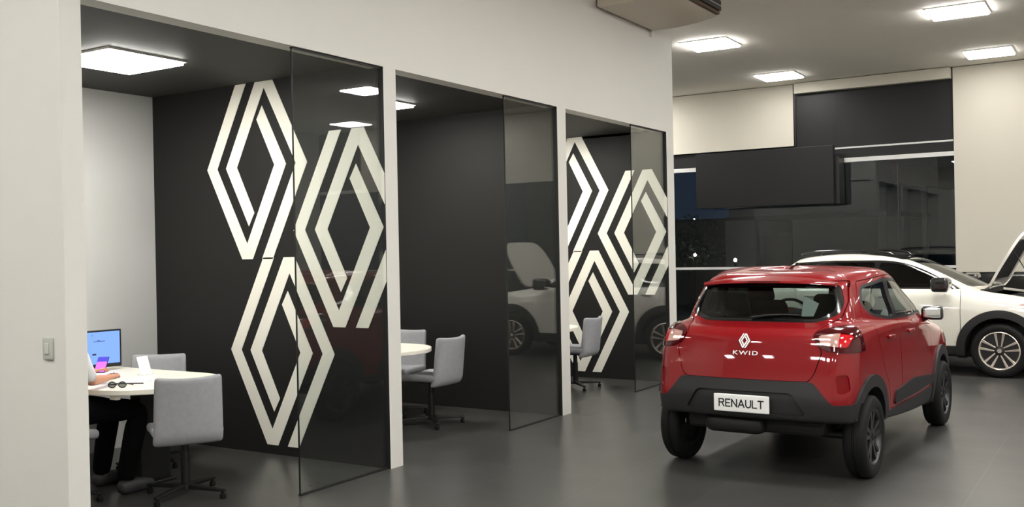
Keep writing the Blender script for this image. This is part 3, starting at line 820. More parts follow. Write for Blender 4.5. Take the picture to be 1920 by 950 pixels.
def car_seat(parent, x, y, z, w, tone, name='seat', bench=False):
    """seat cushion, backrest and headrest(s)"""
    t = mesh(name, *rbox(.23, w, .075, .06, 8, lambda p: (p.x, p.y, p.z + .03 * (p.x / .23))), tone, parent, smooth=180); t.location = (x, y, z)
    def fb(p): return (p.x - .28 * (p.z + .30) * .8, p.y * (1 - .10 * (p.z + .3) / .6), p.z)
    b = mesh('seat_back', *rbox(.065, w, .30, .06, 10, fb), tone, t, smooth=180); b.location = (-.20, 0, .32)
    for yy in ((-.35, .35) if bench else (0,)):
        hN = mesh('headrest', *rbox(.045, .12, .085, .04, 8, lambda p: (p.x - .12 * p.z, p.y * (1 - .25 * (p.z + .08) / .16), p.z)), tone, t, smooth=180); hN.location = (-.375, yy, .70)
        MB().tube([(-.345, yy - .05, .58), (-.365, yy - .05, .66)], .006, 8).build('headrest_post', M['chrome'], hN).location = (.375, -yy, -.70)
    return t

def build_mirror(parent, x, y, z, sgn, shellmat, k=1., turn=0., hx=.05):
    def fm(p): return (p.x * (1 - .25 * (p.z / .07) ** 2 * .4), p.y, p.z * (1 - .18 * max(0, -sgn * p.y) / .1))
    t = mesh('door_mirror', *rbox(hx, .105 * k, .072 * k, .024, 10, fm), shellmat, parent, smooth=180); t.location = (x, y, z); t.rotation_euler = (0, 0, sgn * turn)
    mesh('mirror_glass', *rbox(.004, .082 * k, .050 * k, .0035, 8, fm), M['mirror'], t, smooth=60).location = (.002 - hx, 0, 0)
    MB().tube([(0, -sgn * .06 * k, -.045 * k), (.02, -sgn * .17, -.075)], [.03, .026], 12).build('mirror_arm', M['plastic'], t, smooth=60)
    return t

# ------------------------------------------------------------------ the red hatchback (local x forward, y left, z up; origin under the rear axle)
CRED = thing('car', 'small dark red hatchback seen from behind with a white plate', 'car', (2.435, 7.07, 0), math.radians(90 - 2.6))
WB, WR = 2.33, .282
LV = [  # zr zm zf xr xf hr hm hf rrx rry rfx rfy bowr bowf
    (.425, .270, .220, -.36, 2.84, .56, .62, .54, .18, .16, .22, .20, .10, .12),
    (.430, .285, .235, -.455, 2.92, .655, .685, .62, .19, .17, .24, .22, .10, .14),
    (.45, .32, .28, -.515, 2.975, .695, .715, .66, .20, .18, .26, .24, .10, .15),
    (.56, .45, .42, -.525, 3.00, .712, .732, .68, .22, .19, .28, .25, .10, .15),
    (.68, .60, .55, -.505, 3.00, .720, .740, .69, .23, .19, .28, .25, .10, .15),
    (.80, .74, .68, -.480, 2.985, .722, .738, .685, .24, .18, .28, .25, .10, .15),
    (.90, .86, .77, -.455, 2.95, .718, .730, .67, .25, .17, .28, .25, .10, .16),
    (.985, .94, .83, -.425, 2.88, .704, .738, .64, .26, .17, .30, .26, .10, .18),
    (1.035, .985, .87, -.345, 2.70, .680, .732, .63, .26, .17, .32, .26, .09, .20),
    (1.060, 1.005, .945, -.225, 2.36, .650, .722, .655, .24, .17, .30, .26, .06, .20),
    (1.078, 1.02, .985, -.165, 2.15, .625, .712, .665, .22, .16, .26, .22, .05, .20),
    (1.15, 1.10, 1.08, -.125, 1.99, .602, .698, .645, .21, .15, .22, .18, .05, .20),
    (1.25, 1.22, 1.22, -.065, 1.73, .568, .662, .60, .20, .14, .20, .16, .05, .17),
    (1.335, 1.325, 1.325, 0., 1.48, .530, .640, .58, .18, .13, .18, .15, .05, .14),
    (1.384, 1.397, 1.382, .06, 1.32, .462, .605, .54, .17, .13, .17, .14, .05, .12),
    (1.407, 1.427, 1.404, .17, 1.19, .36, .50, .43, .14, .12, .14, .12, .05, .10),
    (1.417, 1.442, 1.414, .32, .90, .28, .30, .26, .10, .10, .10, .10, .04, .06),
    (1.422, 1.448, 1.419, .50, .78, .02, .02, .02, .01, .01, .01, .01, .0, .0)]
S0 = car_shell(LV)
SB = BVHTree.FromPolygons([tuple(v) for v in S0[0]], [tuple(t) for t in S0[1]])
def on_rear(y, z, x=-3.):
    h = SB.ray_cast(Vector((x, y, z)), Vector((1, 0, 0))); return h[0], h[1]
def on_side(x, z, sgn):
    h = SB.ray_cast(Vector((x, sgn * 3, z)), Vector((0, -sgn, 0))); return h[0], h[1]
S = S0
for xw in (0, WB): S = clip(S, side_box(xw, WR, .342))[1]
DLO = rpoly([(.20, 1.17), (.29, 1.305), (.72, 1.35), (1.38, 1.325), (1.93, 1.02), (.65, 1.04), (.32, 1.085)], [.06, .06, .05, .12, .03, .05, .08])
GR = rpoly([(.245, 1.175), (.315, 1.285), (.695, 1.325), (.745, 1.06), (.65, 1.064), (.35, 1.105)], [.03, .04, .03, .03, .05, .06])
GF = rpoly([(.785, 1.327), (1.36, 1.305), (1.84, 1.040), (.835, 1.058)], [.03, .10, .04, .03])
RWO = rpoly([(-.505, 1.33), (.505, 1.33), (.555, 1.20), (.548, 1.125), (.43, 1.066), (-.43, 1.066), (-.548, 1.125), (-.555, 1.20)], [.05, .05, .05, .05, .10, .10, .05, .05])
RWI = rpoly([(-.475, 1.312), (.475, 1.312), (.520, 1.20), (.508, 1.14), (.41, 1.088), (-.41, 1.088), (-.508, 1.14), (-.520, 1.20)], [.05, .05, .05, .05, .10, .10, .05, .05])
WSO = rpoly([(-.53, 1.33), (.53, 1.33), (.63, 1.02), (-.63, 1.02)], .05)
def tree_clip_windows(S):
    w = {}
    for sg, nm in ((1, 'L'), (-1, 'R')):
        i, S = clip(S, sidef(DLO, sg)); g, i = clip(i, sidef(GR, sg)); g2, i = clip(i, sidef(GF, sg)); w['r' + nm], w['f' + nm], w['p' + nm] = g, g2, i
    i, S = clip(S, rearf(RWO, .35)); g, i = clip(i, rearf(RWI, .35)); w['rear'], w['rearf'] = g, i
    i, S = clip(S, frontf(WSO, 1.1)); w['ws'] = i
    return w, S
W, S = tree_clip_windows(S)
piece('inner_lining', S, M['lining'], CRED, off=-.035, skirt=0)
for nm in 'LR':
    piece('rear_door_glass', W['r' + nm], M['carglass'], CRED, off=-.006, skirt=0)
    piece('front_door_glass', W['f' + nm], M['carglass'], CRED, off=-.006, skirt=0)
    piece('window_surround', W['p' + nm], M['blacktrim'], CRED, off=-.002, skirt=.03)
piece('rear_window', W['rear'], M['rearglass'], CRED, off=-.004, skirt=0)
piece('rear_window_border', W['rearf'], M['blackpaint'], CRED, off=-.004, skirt=.02)
piece('windscreen', W['ws'], M['carglass'], CRED, off=-.004, skirt=0)

def lamp_poly(s): return rpoly([(s * .455, 1.005), (s * .485, .93), (s * .56, .893), (s * .70, .880), (s * .80, .90), (s * .80, 1.05), (s * .66, 1.055), (s * .52, 1.035)], .03)
def lamp_in(s): return rpoly([(s * .485, .995), (s * .51, .935), (s * .66, .915), (s * .685, .99), (s * .60, 1.01)], .015)
def lamp_redin(s): return rpoly([(s * .60, 1.008), (s * .615, .922), (s * .70, .915), (s * .705, .99)], .012)
for s in (1, -1):
    i, S = clip(S, rearf(lamp_poly(s), -.13))
    clr, i = clip(i, rearf(lamp_in(s), -.13))
    hs = piece('tail_lamp', i, M['lensred'], CRED, off=.010, skirt=.03)
    rb, clr = clip(clr, lambda V, s=s: (.615 - s * V[:, 1]))
    piece('reverse_lens', clr, M['lensclear'], hs, off=.004, skirt=.01)
    piece('stop_lens', rb, M['lensbright'], hs, off=.004, skirt=.01)
# black cladding: bumper, arches, sills
def bump_rear(V):
    a = np.abs(V[:, 1]); top = np.interp(a, [0, .455, .475, .585, .605, 2], [.692, .692, .684, .553, .545, .545])
    return np.maximum((V[:, 2] - top) * .8, V[:, 0] + .06)
def bump_front(V):
    a = np.abs(V[:, 1]); top = np.interp(a, [0, .4, .6, 2], [.60, .58, .48, .46]); return np.maximum(V[:, 2] - top, 2.50 - V[:, 0])
recess = rpoly([(-.335, .615), (.335, .615), (.43, .47), (-.43, .47)], .03)
i, S = clip(S, bump_rear)
rc, i = clip(i, rearf(recess, 0))
bmp = piece('rear_bumper', i, M['plastic'], CRED, off=.008, skirt=.03)
piece('plate_recess', rc, M['plastic'], bmp, off=-.012, skirt=0)
i, S = clip(S, bump_front); piece('front_bumper', i, M['plastic'], CRED, off=.008, skirt=.03)
for xw in (0, WB):
    for s in (1, -1):
        i, S = clip(S, lambda V, xw=xw, s=s: np.maximum(np.maximum(np.hypot(V[:, 0] - xw, V[:, 2] - WR) - .425, (.47 - V[:, 2]) if xw == 0 else -1.), .38 - s * V[:, 1]) if xw else np.maximum(np.maximum(np.hypot(V[:, 0], V[:, 2] - WR) - .425, np.where(V[:, 0] < 0, .47 - V[:, 2], -1.)), .38 - s * V[:, 1]))
        piece('arch_cladding', i, M['plastic'], CRED, off=.020, skirt=.035)
for s in (1, -1):
    i, S = clip(S, lambda V, s=s: np.maximum(np.maximum(V[:, 2] - .395, .38 - s * V[:, 1]), np.maximum(.2 - V[:, 0], V[:, 0] - 2.1)))
    piece('sill_cladding', i, M['plastic'], CRED, off=.008, skirt=.03)
dp = rpoly([(.62, .52), (1.15, .555), (1.88, .50), (1.92, .43), (.60, .42)], .03)
for s in (1, -1):
    i, S = clip(S, sidef(dp, s)); piece('door_cladding', i, M['plastic'], CRED, off=.012, skirt=.02)
for s in (1, -1):
    i, S = clip(S, rearf(rpoly([(s * .605, .735), (s * .675, .745), (s * .690, .63), (s * .625, .61)], .02), -.1)); piece('bumper_reflector', i, M['reflector'], CRED, off=-.006, skirt=0)
tg = rpoly([(-.44, .693), (.44, .693), (.475, .74), (.52, .89), (.45, 1.0), (.50, 1.06), (.56, 1.10), (.57, 1.20), (.53, 1.345), (-.53, 1.345), (-.57, 1.20), (-.56, 1.10), (-.50, 1.06), (-.45, 1.0), (-.52, .89), (-.475, .74)], .02)
i, S = cut(S, rearf(tg, .25), .0028); TG = piece('tailgate', i, M['red'], CRED)
for s in (1, -1):
    i, S = cut(S, sidef(rpoly([(.34, .70), (.22, .93), (.18, 1.10), (.20, 1.22), (.28, 1.335), (.76, 1.37), (.79, 1.05), (.81, .40), (.52, .40), (.44, .60)], .03), s), .0025)
    piece('rear_door', i, M['red'], CRED)
    i, S = cut(S, sidef(rpoly([(.815, .40), (.795, 1.05), (.765, 1.37), (1.40, 1.345), (1.94, 1.01), (1.93, .90), (1.88, .40)], .03), s), .0025)
    piece('front_door', i, M['red'], CRED)
hdp = [(2.92, -.50), (2.92, .50), (2.75, .60), (2.22, .60), (2.18, .50), (2.18, -.50), (2.22, -.60), (2.75, -.60)]
i, S = cut(S, lambda V: np.maximum(polysdf(V[:, 0], V[:, 1], rpoly(hdp, .04)), .80 - V[:, 2]), .0025); piece('bonnet', i, M['red'], CRED)
for s in (1, -1):
    i, S = clip(S, lambda V, s=s: np.maximum(polysdf(V[:, 1], V[:, 2], rpoly([(s * .38, .80), (s * .40, .72), (s * .75, .70), (s * .75, .82)], .03)), 2.55 - V[:, 0])); piece('headlamp', i, M['lensclear'], CRED, off=.004)
piece('body_shell', S, M['red'], CRED)

# roof spoiler over the rear window
V = []; Fc = []; nY = 24
for k in range(nY + 1):
    y = -.49 + .98 * k / nY; e = (abs(y) / .49) ** 2.4
    top = [(.20, 1.405 - .07 * e), (.10, 1.392 - .055 * e), (.0, 1.370 - .035 * e), (-.06 + .06 * e, 1.350 - .02 * e), (-.065 + .06 * e, 1.336 - .02 * e), (.02, 1.325 - .02 * e), (.20, 1.32 - .02 * e)]
    V += [(x, y * (1 - .08 * 0), z) for x, z in top]
q = 7
for k in range(nY):
    for j in range(q): Fc.append((k * q + j, k * q + (j + 1) % q, (k + 1) * q + (j + 1) % q, (k + 1) * q + j))
Fc += [tuple(range(q)), tuple(range(nY * q, nY * q + q))[::-1]]
sp = mesh('roof_spoiler', V, Fc, M['red'], CRED, smooth=50)
MB().box((-.0655, -.12, 1.341), (-.06, .12, 1.348)).build('high_stop_lamp', M['lensred'], sp)

# emblem, lettering, plate, wiper
def rear_frame(y, z):
    p, n = on_rear(y, z); n = n.normalized(); rt = Vector((0, -1, 0)); rt = (rt - n * rt.dot(n)).normalized(); up = n.cross(rt)
    if up.z < 0: up = -up
    return p, rt, up, n
p, rt, up, n = rear_frame(0, .950)
Mx = Matrix(((rt.x, up.x, n.x, p.x), (rt.y, up.y, n.y, p.y), (rt.z, up.z, n.z, p.z), (0, 0, 0, 1)))
k = .050 / .757
for base in (PP, QQ):
    bm = bmesh.new(); vs = [bm.verts.new((x * k * 1.08, z * k, .002)) for x, z in base]; f = bm.faces.new(vs)
    r = bmesh.ops.extrude_face_region(bm, geom=[f])
    for v in [g for g in r['geom'] if isinstance(g, bmesh.types.BMVert)]: v.co.z = .012
    bmesh.ops.triangulate(bm, faces=bm.faces[:]); bmesh.ops.recalc_face_normals(bm, faces=bm.faces[:])
    me = bpy.data.meshes.new('diamond_badge'); bm.to_mesh(me); bm.free(); me.transform(Mx)
    link('diamond_badge', me, M['badge'], TG)
p, rt, up, n = rear_frame(-.01, .868)
text_mesh('chrome_lettering', 'KWID', .040, M['badge'], TG, .003, 1.25, Matrix(((rt.x * 1.5, up.x, n.x, p.x), (rt.y * 1.5, up.y, n.y, p.y), (rt.z * 1.5, up.z, n.z, p.z), (0, 0, 0, 1))) @ Matrix.Translation((0, 0, .005)))
pl = thing('plate_tmp', '', '', (0, 0, 0)); bpy.data.objects.remove(pl)
V, Fc = rbox(.006, .197, .060, .005, 6)
PLT = mesh('number_plate', V, Fc, M['paper'], CRED, smooth=40); PLT.location = (-.545, -.005, .532)
# thin geometric capitals drawn as strokes, like the plate's
def strokes(word, hgt, adv):
    G = {'R': ([[(0, 0), (0, 1), (.5, 1), (.66, .92), (.70, .76), (.62, .60), (.46, .52), (.1, .52)], [(.42, .52), (.72, 0)]], .74),
         'E': ([[(.62, 1), (0, 1), (0, 0), (.62, 0)], [(0, .5), (.54, .5)]], .64),
         'N': ([[(0, 0), (0, 1), (.74, 0), (.74, 1)]], .74),
         'A': ([[(0, 0), (.42, 1), (.84, 0)], [(.2, .3), (.64, .3)]], .84),
         'U': ([[(0, 1), (0, .34), (.08, .12), (.26, 0), (.46, 0), (.64, .12), (.72, .34), (.72, 1)]], .72),
         'L': ([[(0, 1), (0, 0), (.58, 0)]], .58), 'T': ([[(0, 1), (.74, 1)], [(.37, 1), (.37, 0)]], .74)}
    out = []; x = 0
    for ch in word:
        st, w = G[ch]
        for s_ in st: out.append([((x + a) * hgt, b * hgt) for a, b in s_])
        x += w + adv
    tot = (x - adv) * hgt
    return [[(a - tot / 2, b - hgt / 2) for a, b in s_] for s_ in out]
m = MB(); wd = .0043
for s_ in strokes('RENAULT', .048, .26):
    for (a, b) in zip(s_[:-1], s_[1:]):
        a, b = Vector(a), Vector(b); d = (b - a).normalized() * wd * .9; nn = Vector((-d.y, d.x)).normalized() * wd
        P4 = [a - d + nn, a - d - nn, b + d - nn, b + d + nn]
        m.add([(-.0072, -q_.x, q_.y) for q_ in P4] + [(-.005, -q_.x, q_.y) for q_ in P4], [(0, 1, 2, 3), (4, 7, 6, 5), (0, 4, 5, 1), (1, 5, 6, 2), (2, 6, 7, 3), (3, 7, 4, 0)])
m.build('plate_lettering', M['ink'], PLT)
wp = []
for y, z in ((.06, 1.085), (-.05, 1.105), (-.18, 1.112), (-.30, 1.108)):
    p, n = on_rear(y, z); wp.append(p + n * .012)
MB().tube(wp, [.011, .008, .006, .004], 8).build('rear_wiper', M['blacktrim'], CRED, smooth=60)

for x in (0, WB):
    for s in (1, -1):
        wheel(CRED, x, s * .672, WR, WR, .158, .188, s, 'kw')
        wheel_well(CRED, x, s, WR, .345, .40, .715)
bevel(MB().box((-.33, -.50, .30), (2.75, .50, .42)).build('underbody', M['lining'], CRED), .05, 3)
mesh('muffler', *rbox(.11, .22, .07, .06, 8), M['blacktrim'], CRED, smooth=180).location = (-.30, .12, .36)
MB().tube([(0, -.6, WR), (0, .6, WR)], .035, 14).build('rear_axle', M['blacktrim'], CRED, smooth=40)
build_mirror(CRED, 1.80, -.755, 1.02, -1, M['blackpaint'], .8, -.12); build_mirror(CRED, 1.80, .755, 1.02, 1, M['blackpaint'], .8, -.12)
for s in (1, -1):
    for x in (.50, 1.08):
        p, n = on_side(x, .93, s)
        hd = mesh('door_handle', *rbox(.075, .012, .014, .011, 6), M['red'], CRED, smooth=180); hd.location = p + n * .012
car_seat(CRED, 1.12, .33, .55, .22, M['seat'], 'front_seat'); car_seat(CRED, 1.12, -.33, .55, .22, M['seat'], 'front_seat'); car_seat(CRED, .66, 0, .46, .52, M['seat'], 'rear_seat', True)
def fdash(p): return (p.x + .06 * (p.z / .12), p.y, p.z)
mesh('dashboard', *rbox(.20, .56, .14, .08, 10, fdash), M['seat'], CRED, smooth=180).location = (1.82, 0, .88)
sw = MB(); sw.tube([(.0, .17 * math.cos(a), .17 * math.sin(a)) for a in [2 * PI * k / 28 for k in range(29)]], .014, 8, cap=False)
sw.tube([(0, -.16, 0), (0, .16, 0)], .016, 8); sw.tube([(0, 0, 0), (0, 0, -.16)], .016, 8)
o = sw.build('steering_wheel', M['blacktrim'], CRED, smooth=60); o.location = (1.52, .33, .98); o.rotation_euler = (0, math.radians(-22), 0)

# paper and a white sheet inside the red car: things of their own
cm = CRED.matrix_basis.copy()
def in_car(o, p, rz=0, rx=0, ry=0):
    o.matrix_world = Matrix.Translation(CRED.location) @ Matrix.Rotation(math.radians(90 - 2.6), 4, 'Z') @ Matrix.Translation(p) @ Matrix.Rotation(rz, 4, 'Z') @ Matrix.Rotation(ry, 4, 'Y') @ Matrix.Rotation(rx, 4, 'X')
m = MB(); m.prism([(.043, .07), (.02, .064), (-.063, .022), (-.023, -.07), (.065, -.072)], -.001, .001, axis='x')
o = m.build('price_sheet', M['paper']); in_car(o, (.03, -.305, 1.165)); tag(o, 'white paper sheet standing behind the rear window of the red car', 'paper')
m = MB(); m.prism([(-.14, -.045), (.10, -.06), (.14, .03), (.02, .065), (-.10, .03)], -.001, .001, axis='y')  # made-up white sheet standing in for the plastic-covered front seat
o = m.build('seat_cover_sheet', M['paper']); in_car(o, (.95, -.585, 1.04), rz=.0, rx=-.12); tag(o, 'white sheet in place of a plastic-covered seat inside the rear side window of the red car', 'paper')

# ------------------------------------------------------------------ the white crossover with its bonnet open
PHI = math.radians(-3)
CW = thing('car', 'white crossover with raised bonnet and black wheel arches behind the red car', 'car', (0, 0, 0), PHI)
KB, KR = 2.50, .318
KX, KY = .90, 13.80
CW.location = (KX, KY, 0)
KV = [
    (.30, .235, .235, -.58, 3.12, .68, .72, .66, .2, .18, .24, .22, .10, .14),
    (.33, .26, .26, -.68, 3.22, .765, .79, .73, .2, .18, .26, .24, .10, .15),
    (.48, .42, .42, -.73, 3.29, .80, .825, .775, .22, .2, .28, .26, .10, .16),
    (.63, .60, .58, -.73, 3.30, .815, .842, .79, .22, .2, .28, .26, .10, .16),
    (.78, .78, .72, -.71, 3.28, .812, .840, .785, .24, .2, .28, .26, .10, .16),
    (.90, .90, .83, -.68, 3.22, .80, .825, .765, .24, .2, .28, .26, .10, .17),
    (.975, .975, .90, -.63, 3.10, .78, .805, .735, .24, .2, .30, .26, .10, .18),
    (1.01, 1.015, .965, -.57, 2.80, .755, .780, .70, .24, .2, .30, .26, .10, .2),
    (1.03, 1.035, 1.04, -.52, 2.32, .735, .760, .68, .24, .2, .28, .24, .10, .2),
    (1.12, 1.12, 1.12, -.42, 2.14, .712, .738, .65, .22, .18, .26, .22, .08, .2),
    (1.27, 1.27, 1.27, -.22, 1.82, .668, .700, .61, .22, .17, .24, .20, .08, .2),
    (1.37, 1.385, 1.38, -.08, 1.54, .632, .662, .575, .2, .16, .22, .18, .08, .18),
    (1.415, 1.44, 1.425, .0, 1.36, .590, .625, .535, .2, .15, .2, .16, .08, .14),
    (1.44, 1.475, 1.45, .12, 1.18, .49, .53, .46, .15, .14, .16, .14, .06, .1),
    (1.455, 1.49, 1.465, .35, .95, .30, .32, .30, .1, .1, .1, .1, .05, .06),
    (1.46, 1.495, 1.47, .55, .80, .02, .02, .02, .01, .01, .01, .01, 0, 0)]
S0 = car_shell(KV)
SB = BVHTree.FromPolygons([tuple(v) for v in S0[0]], [tuple(t) for t in S0[1]])
S = S0
for xw in (0, KB): S = clip(S, side_box(xw, KR, .385))[1]
KD = rpoly([(2.07, 1.035), (1.64, 1.27), (1.38, 1.365), (1.15, 1.395), (.5, 1.395), (.05, 1.375), (-.20, 1.24), (-.30, 1.06), (.2, 1.045)], [.02, .2, .12, .1, .1, .1, .1, .05, .05])
KG1 = rpoly([(1.97, 1.06), (1.62, 1.25), (1.36, 1.345), (1.12, 1.37), (1.07, 1.065)], [.02, .15, .10, .03, .03])
KG2 = rpoly([(1.01, 1.065), (1.06, 1.37), (.55, 1.372), (.18, 1.362), (.10, 1.065)], .04)
KG3 = rpoly([(.03, 1.07), (.10, 1.355), (.02, 1.34), (-.17, 1.22), (-.24, 1.08)], .04)
HOOD = rpoly([(3.08, -.52), (3.08, .52), (2.80, .66), (2.36, .655), (2.29, .58), (2.29, -.58), (2.36, -.655), (2.80, -.66)], [.2, .2, .1, .06, .06, .06, .06, .1])
win = {}
for s, nm in ((1, 'L'), (-1, 'R')):
    i, S = clip(S, sidef(KD, s)); a, i = clip(i, sidef(KG1, s)); b, i = clip(i, sidef(KG2, s)); c, i = clip(i, sidef(KG3, s))
    win[nm] = (a, b, c, i)
ws_o, S = clip(S, frontf(rpoly([(-.42, 1.405), (.42, 1.405), (.55, 1.06), (-.55, 1.06)], .05), 1.1))
rw, S = clip(S, rearf(rpoly([(-.53, 1.375), (.53, 1.375), (.66, 1.08), (-.66, 1.08)], .06), .3))
hood, S = cut(S, lambda V: np.maximum(polysdf(V[:, 0], V[:, 1], HOOD), .80 - V[:, 2]), .003)
piece('inner_lining', S, M['lining'], CW, off=-.03, skirt=0)
for nm in 'LR':
    for g, pn in zip(win[nm], ('front_door_glass', 'rear_door_glass', 'quarter_glass')): piece(pn, g, M['carglassdark'], CW, off=-.006, skirt=0)
    piece('window_surround', win[nm][3], M['blackpaint'], CW, off=-.002, skirt=.03)
piece('windscreen', ws_o, M['carglass'], CW, off=-.004, skirt=.01)
piece('rear_window', rw, M['carglassdark'], CW, off=-.004, skirt=.01)
roof, S = clip(S, lambda V: np.maximum(polysdf(V[:, 0], V[:, 1], rpoly([(1.40, -.50), (1.40, .50), (1.0, .50), (.3, .505), (-.02, .46), (-.02, -.46), (.3, -.505), (1.0, -.50)], .08)), 1.40 - V[:, 2]))
piece('black_roof', roof, M['blackpaint'], CW, off=.001)
for xw in (0, KB):
    for s in (1, -1):
        i, S = clip(S, lambda V, xw=xw, s=s: np.maximum(np.hypot(V[:, 0] - xw, V[:, 2] - KR) - .475, .38 - s * V[:, 1]))
        piece('arch_cladding', i, M['plastic'], CW, off=.020, skirt=.04)
for s in (1, -1):
    i, S = clip(S, lambda V, s=s: np.maximum(np.maximum(V[:, 2] - .355, .38 - s * V[:, 1]), np.maximum(.3 - V[:, 0], V[:, 0] - 2.2)))
    piece('sill_cladding', i, M['plastic'], CW, off=.006, skirt=.03)
i, S = clip(S, lambda V: np.maximum(V[:, 2] - .52, V[:, 0] + .30)); piece('rear_bumper', i, M['plastic'], CW, off=.006, skirt=.03)
i, S = clip(S, lambda V: np.maximum(V[:, 2] - .45, 2.7 - V[:, 0])); piece('front_bumper', i, M['plastic'], CW, off=.006, skirt=.03)
i, S = clip(S, lambda V: np.maximum(polysdf(V[:, 1], V[:, 2], rpoly([(-.36, .80), (.36, .80), (.30, .50), (-.30, .50)], .05)), 2.9 - V[:, 0])); piece('grille', i, M['blacktrim'], CW, off=-.01)
for s in (1, -1):
    i, S = clip(S, lambda V, s=s: np.maximum(polysdf(V[:, 0], V[:, 2], rpoly([(2.70, .875), (2.80, .79), (3.4, .70), (3.4, .83)], .04)), .40 - s * V[:, 1]))
    piece('headlamp', i, M['lensclear'], CW, off=.004)
    i, S = clip(S, lambda V, s=s: np.maximum(polysdf(V[:, 0], V[:, 2], rpoly([(-.9, .98), (-.30, .96), (-.42, .82), (-.9, .80)], .04)), .42 - s * V[:, 1]))
    piece('tail_lamp', i, M['lensred'], CW, off=.004)
    i, S = cut(S, sidef(rpoly([(1.06, .36), (1.04, 1.05), (1.08, 1.38), (1.38, 1.35), (1.62, 1.26), (2.06, 1.05), (2.08, .95), (2.08, .36)], .02), s), .003); piece('front_door', i, M['white'], CW)
    i, S = cut(S, sidef(rpoly([(.52, .36), (.42, .62), (.10, .86), (.06, 1.05), (.15, 1.36), (1.06, 1.38), (1.03, 1.05), (1.05, .36)], .02), s), .003); piece('rear_door', i, M['white'], CW)
piece('body_shell', S, M['white'], CW, skirt=.03)
# bonnet, swung up about its hinge
hp = np.array([2.30, 0, 1.045]); an = math.radians(69); ca_, sa_ = math.cos(an), math.sin(an)
def swing(A, p=True):
    B = A - hp if p else A.copy()
    X, Z = B[:, 0] * ca_ - B[:, 2] * sa_, B[:, 0] * sa_ + B[:, 2] * ca_
    B = np.stack([X, B[:, 1], Z], 1); return B + hp + np.array([.02, 0, .02]) if p else B
hv = (swing(hood[0]), hood[1], swing(hood[2], False))
BN = piece('bonnet', hv, M['white'], CW, skirt=.03)
piece('bonnet_inner_panel', (hv[0], hv[1][:, ::-1], -hv[2]), M['white'], BN, off=.022, skirt=0)
inset, _ = clip(hood, lambda V: polysdf(V[:, 0], V[:, 1], rpoly([(2.95, -.40), (2.95, .40), (2.42, .50), (2.42, -.50)], .1)))
iv = (swing(inset[0]), inset[1][:, ::-1], -swing(inset[2], False))
piece('insulation_pad', iv, M['lining'], BN, off=.030, skirt=.01)
a0 = Vector((2.95, -.56, .90)); zb = SB.ray_cast(Vector((2.80, -.44, 3)), Vector((0, 0, -1)))[0].z; q = swing(np.array([[2.80, -.44, zb - .035]]))[0]
MB().tube([a0, Vector(q)], .006, 8).build('prop_rod', M['blackmetal'], CW, smooth=60)
# engine bay
E0 = bevel(MB().box((2.30, -.62, .45), (3.02, .62, .62)).build('engine_bay', M['lining'], CW), .03)
mesh('engine_cover', *rbox(.20, .28, .12, .04, 8), M['engine'], E0, smooth=180).location = (2.62, .05, .80)
mesh('battery', *rbox(.09, .13, .10, .012, 6), M['blacktrim'], E0, smooth=50).location = (2.60, .45, .84)
MB().lathe([(.06, -.1), (.065, 0), (.05, .06), (.03, .08), (.03, .1)], 20, c=(2.52, -.42, .86)).build('coolant_tank', M['alu'], E0, smooth=40)
MB().lathe([(.10, -.1), (.10, .05), (.07, .075), (.03, .08)], 24, c=(2.42, -.56, .88)).build('strut_top', M['engine'], E0, smooth=40)
MB().tube([(2.50, -.3, .90), (2.62, -.38, .95), (2.80, -.30, .92), (2.92, -.1, .88)], .03, 12).build('intake_hose', M['blacktrim'], E0, smooth=60)
mesh('air_filter_box', *rbox(.13, .15, .09, .02, 6), M['blacktrim'], E0, smooth=60).location = (2.78, -.36, .80)
MB().box((2.27, -.60, .97), (2.34, .60, 1.03)).build('cowl_panel', M['plastic'], CW)
for x in (0, KB):
    for s in (1, -1):
        wheel(CW, x, s * .745, KR, KR, .19, .222, s, 'ki')
        wheel_well(CW, x, s, KR, .388, .45, .80)
bevel(MB().box((-.5, -.55, .20), (3.0, .55, .36)).build('underbody', M['lining'], CW), .05, 3)
for s in (1, -1):
    build_mirror(CW, 1.90, s * .945, 1.10, s, M['blackpaint'], 1.2, 0, .10)
    V = [Vector((x, s * y, z)) for x, y, z in ((.02, .45, 1.44), (.06, .455, 1.485), (.25, .465, 1.515), (.7, .47, 1.525), (1.05, .46, 1.51), (1.2, .45, 1.48), (1.24, .445, 1.45))]
    MB().tube(V, [.012, .014, .015, .015, .015, .014, .012], 10).build('roof_rail', M['blackpaint'], CW, smooth=60)
    for x in (.28, 1.22):
        p, n = on_side(x, .94, s); o = mesh('door_handle', *rbox(.085, .014, .016, .012, 6), M['white'], CW, smooth=180); o.location = p + n * .014
for s in (1, -1): car_seat(CW, 1.05, s * .36, .55, .24, M['seat'], 'front_seat')
car_seat(CW, .25, 0, .55, .60, M['seat'], 'rear_seat', True)
mesh('dashboard', *rbox(.24, .62, .15, .08, 10, fdash), M['seat'], CW, smooth=180).location = (1.85, 0, .90)
sw = MB(); sw.tube([(.0, .18 * math.cos(a), .18 * math.sin(a)) for a in [2 * PI * k / 28 for k in range(29)]], .014, 8, cap=False); sw.tube([(0, -.17, 0), (0, .17, 0)], .016, 8)
o = sw.build('steering_wheel', M['blacktrim'], CW, smooth=60); o.location = (1.55, .36, 1.02); o.rotation_euler = (0, math.radians(-22), 0)

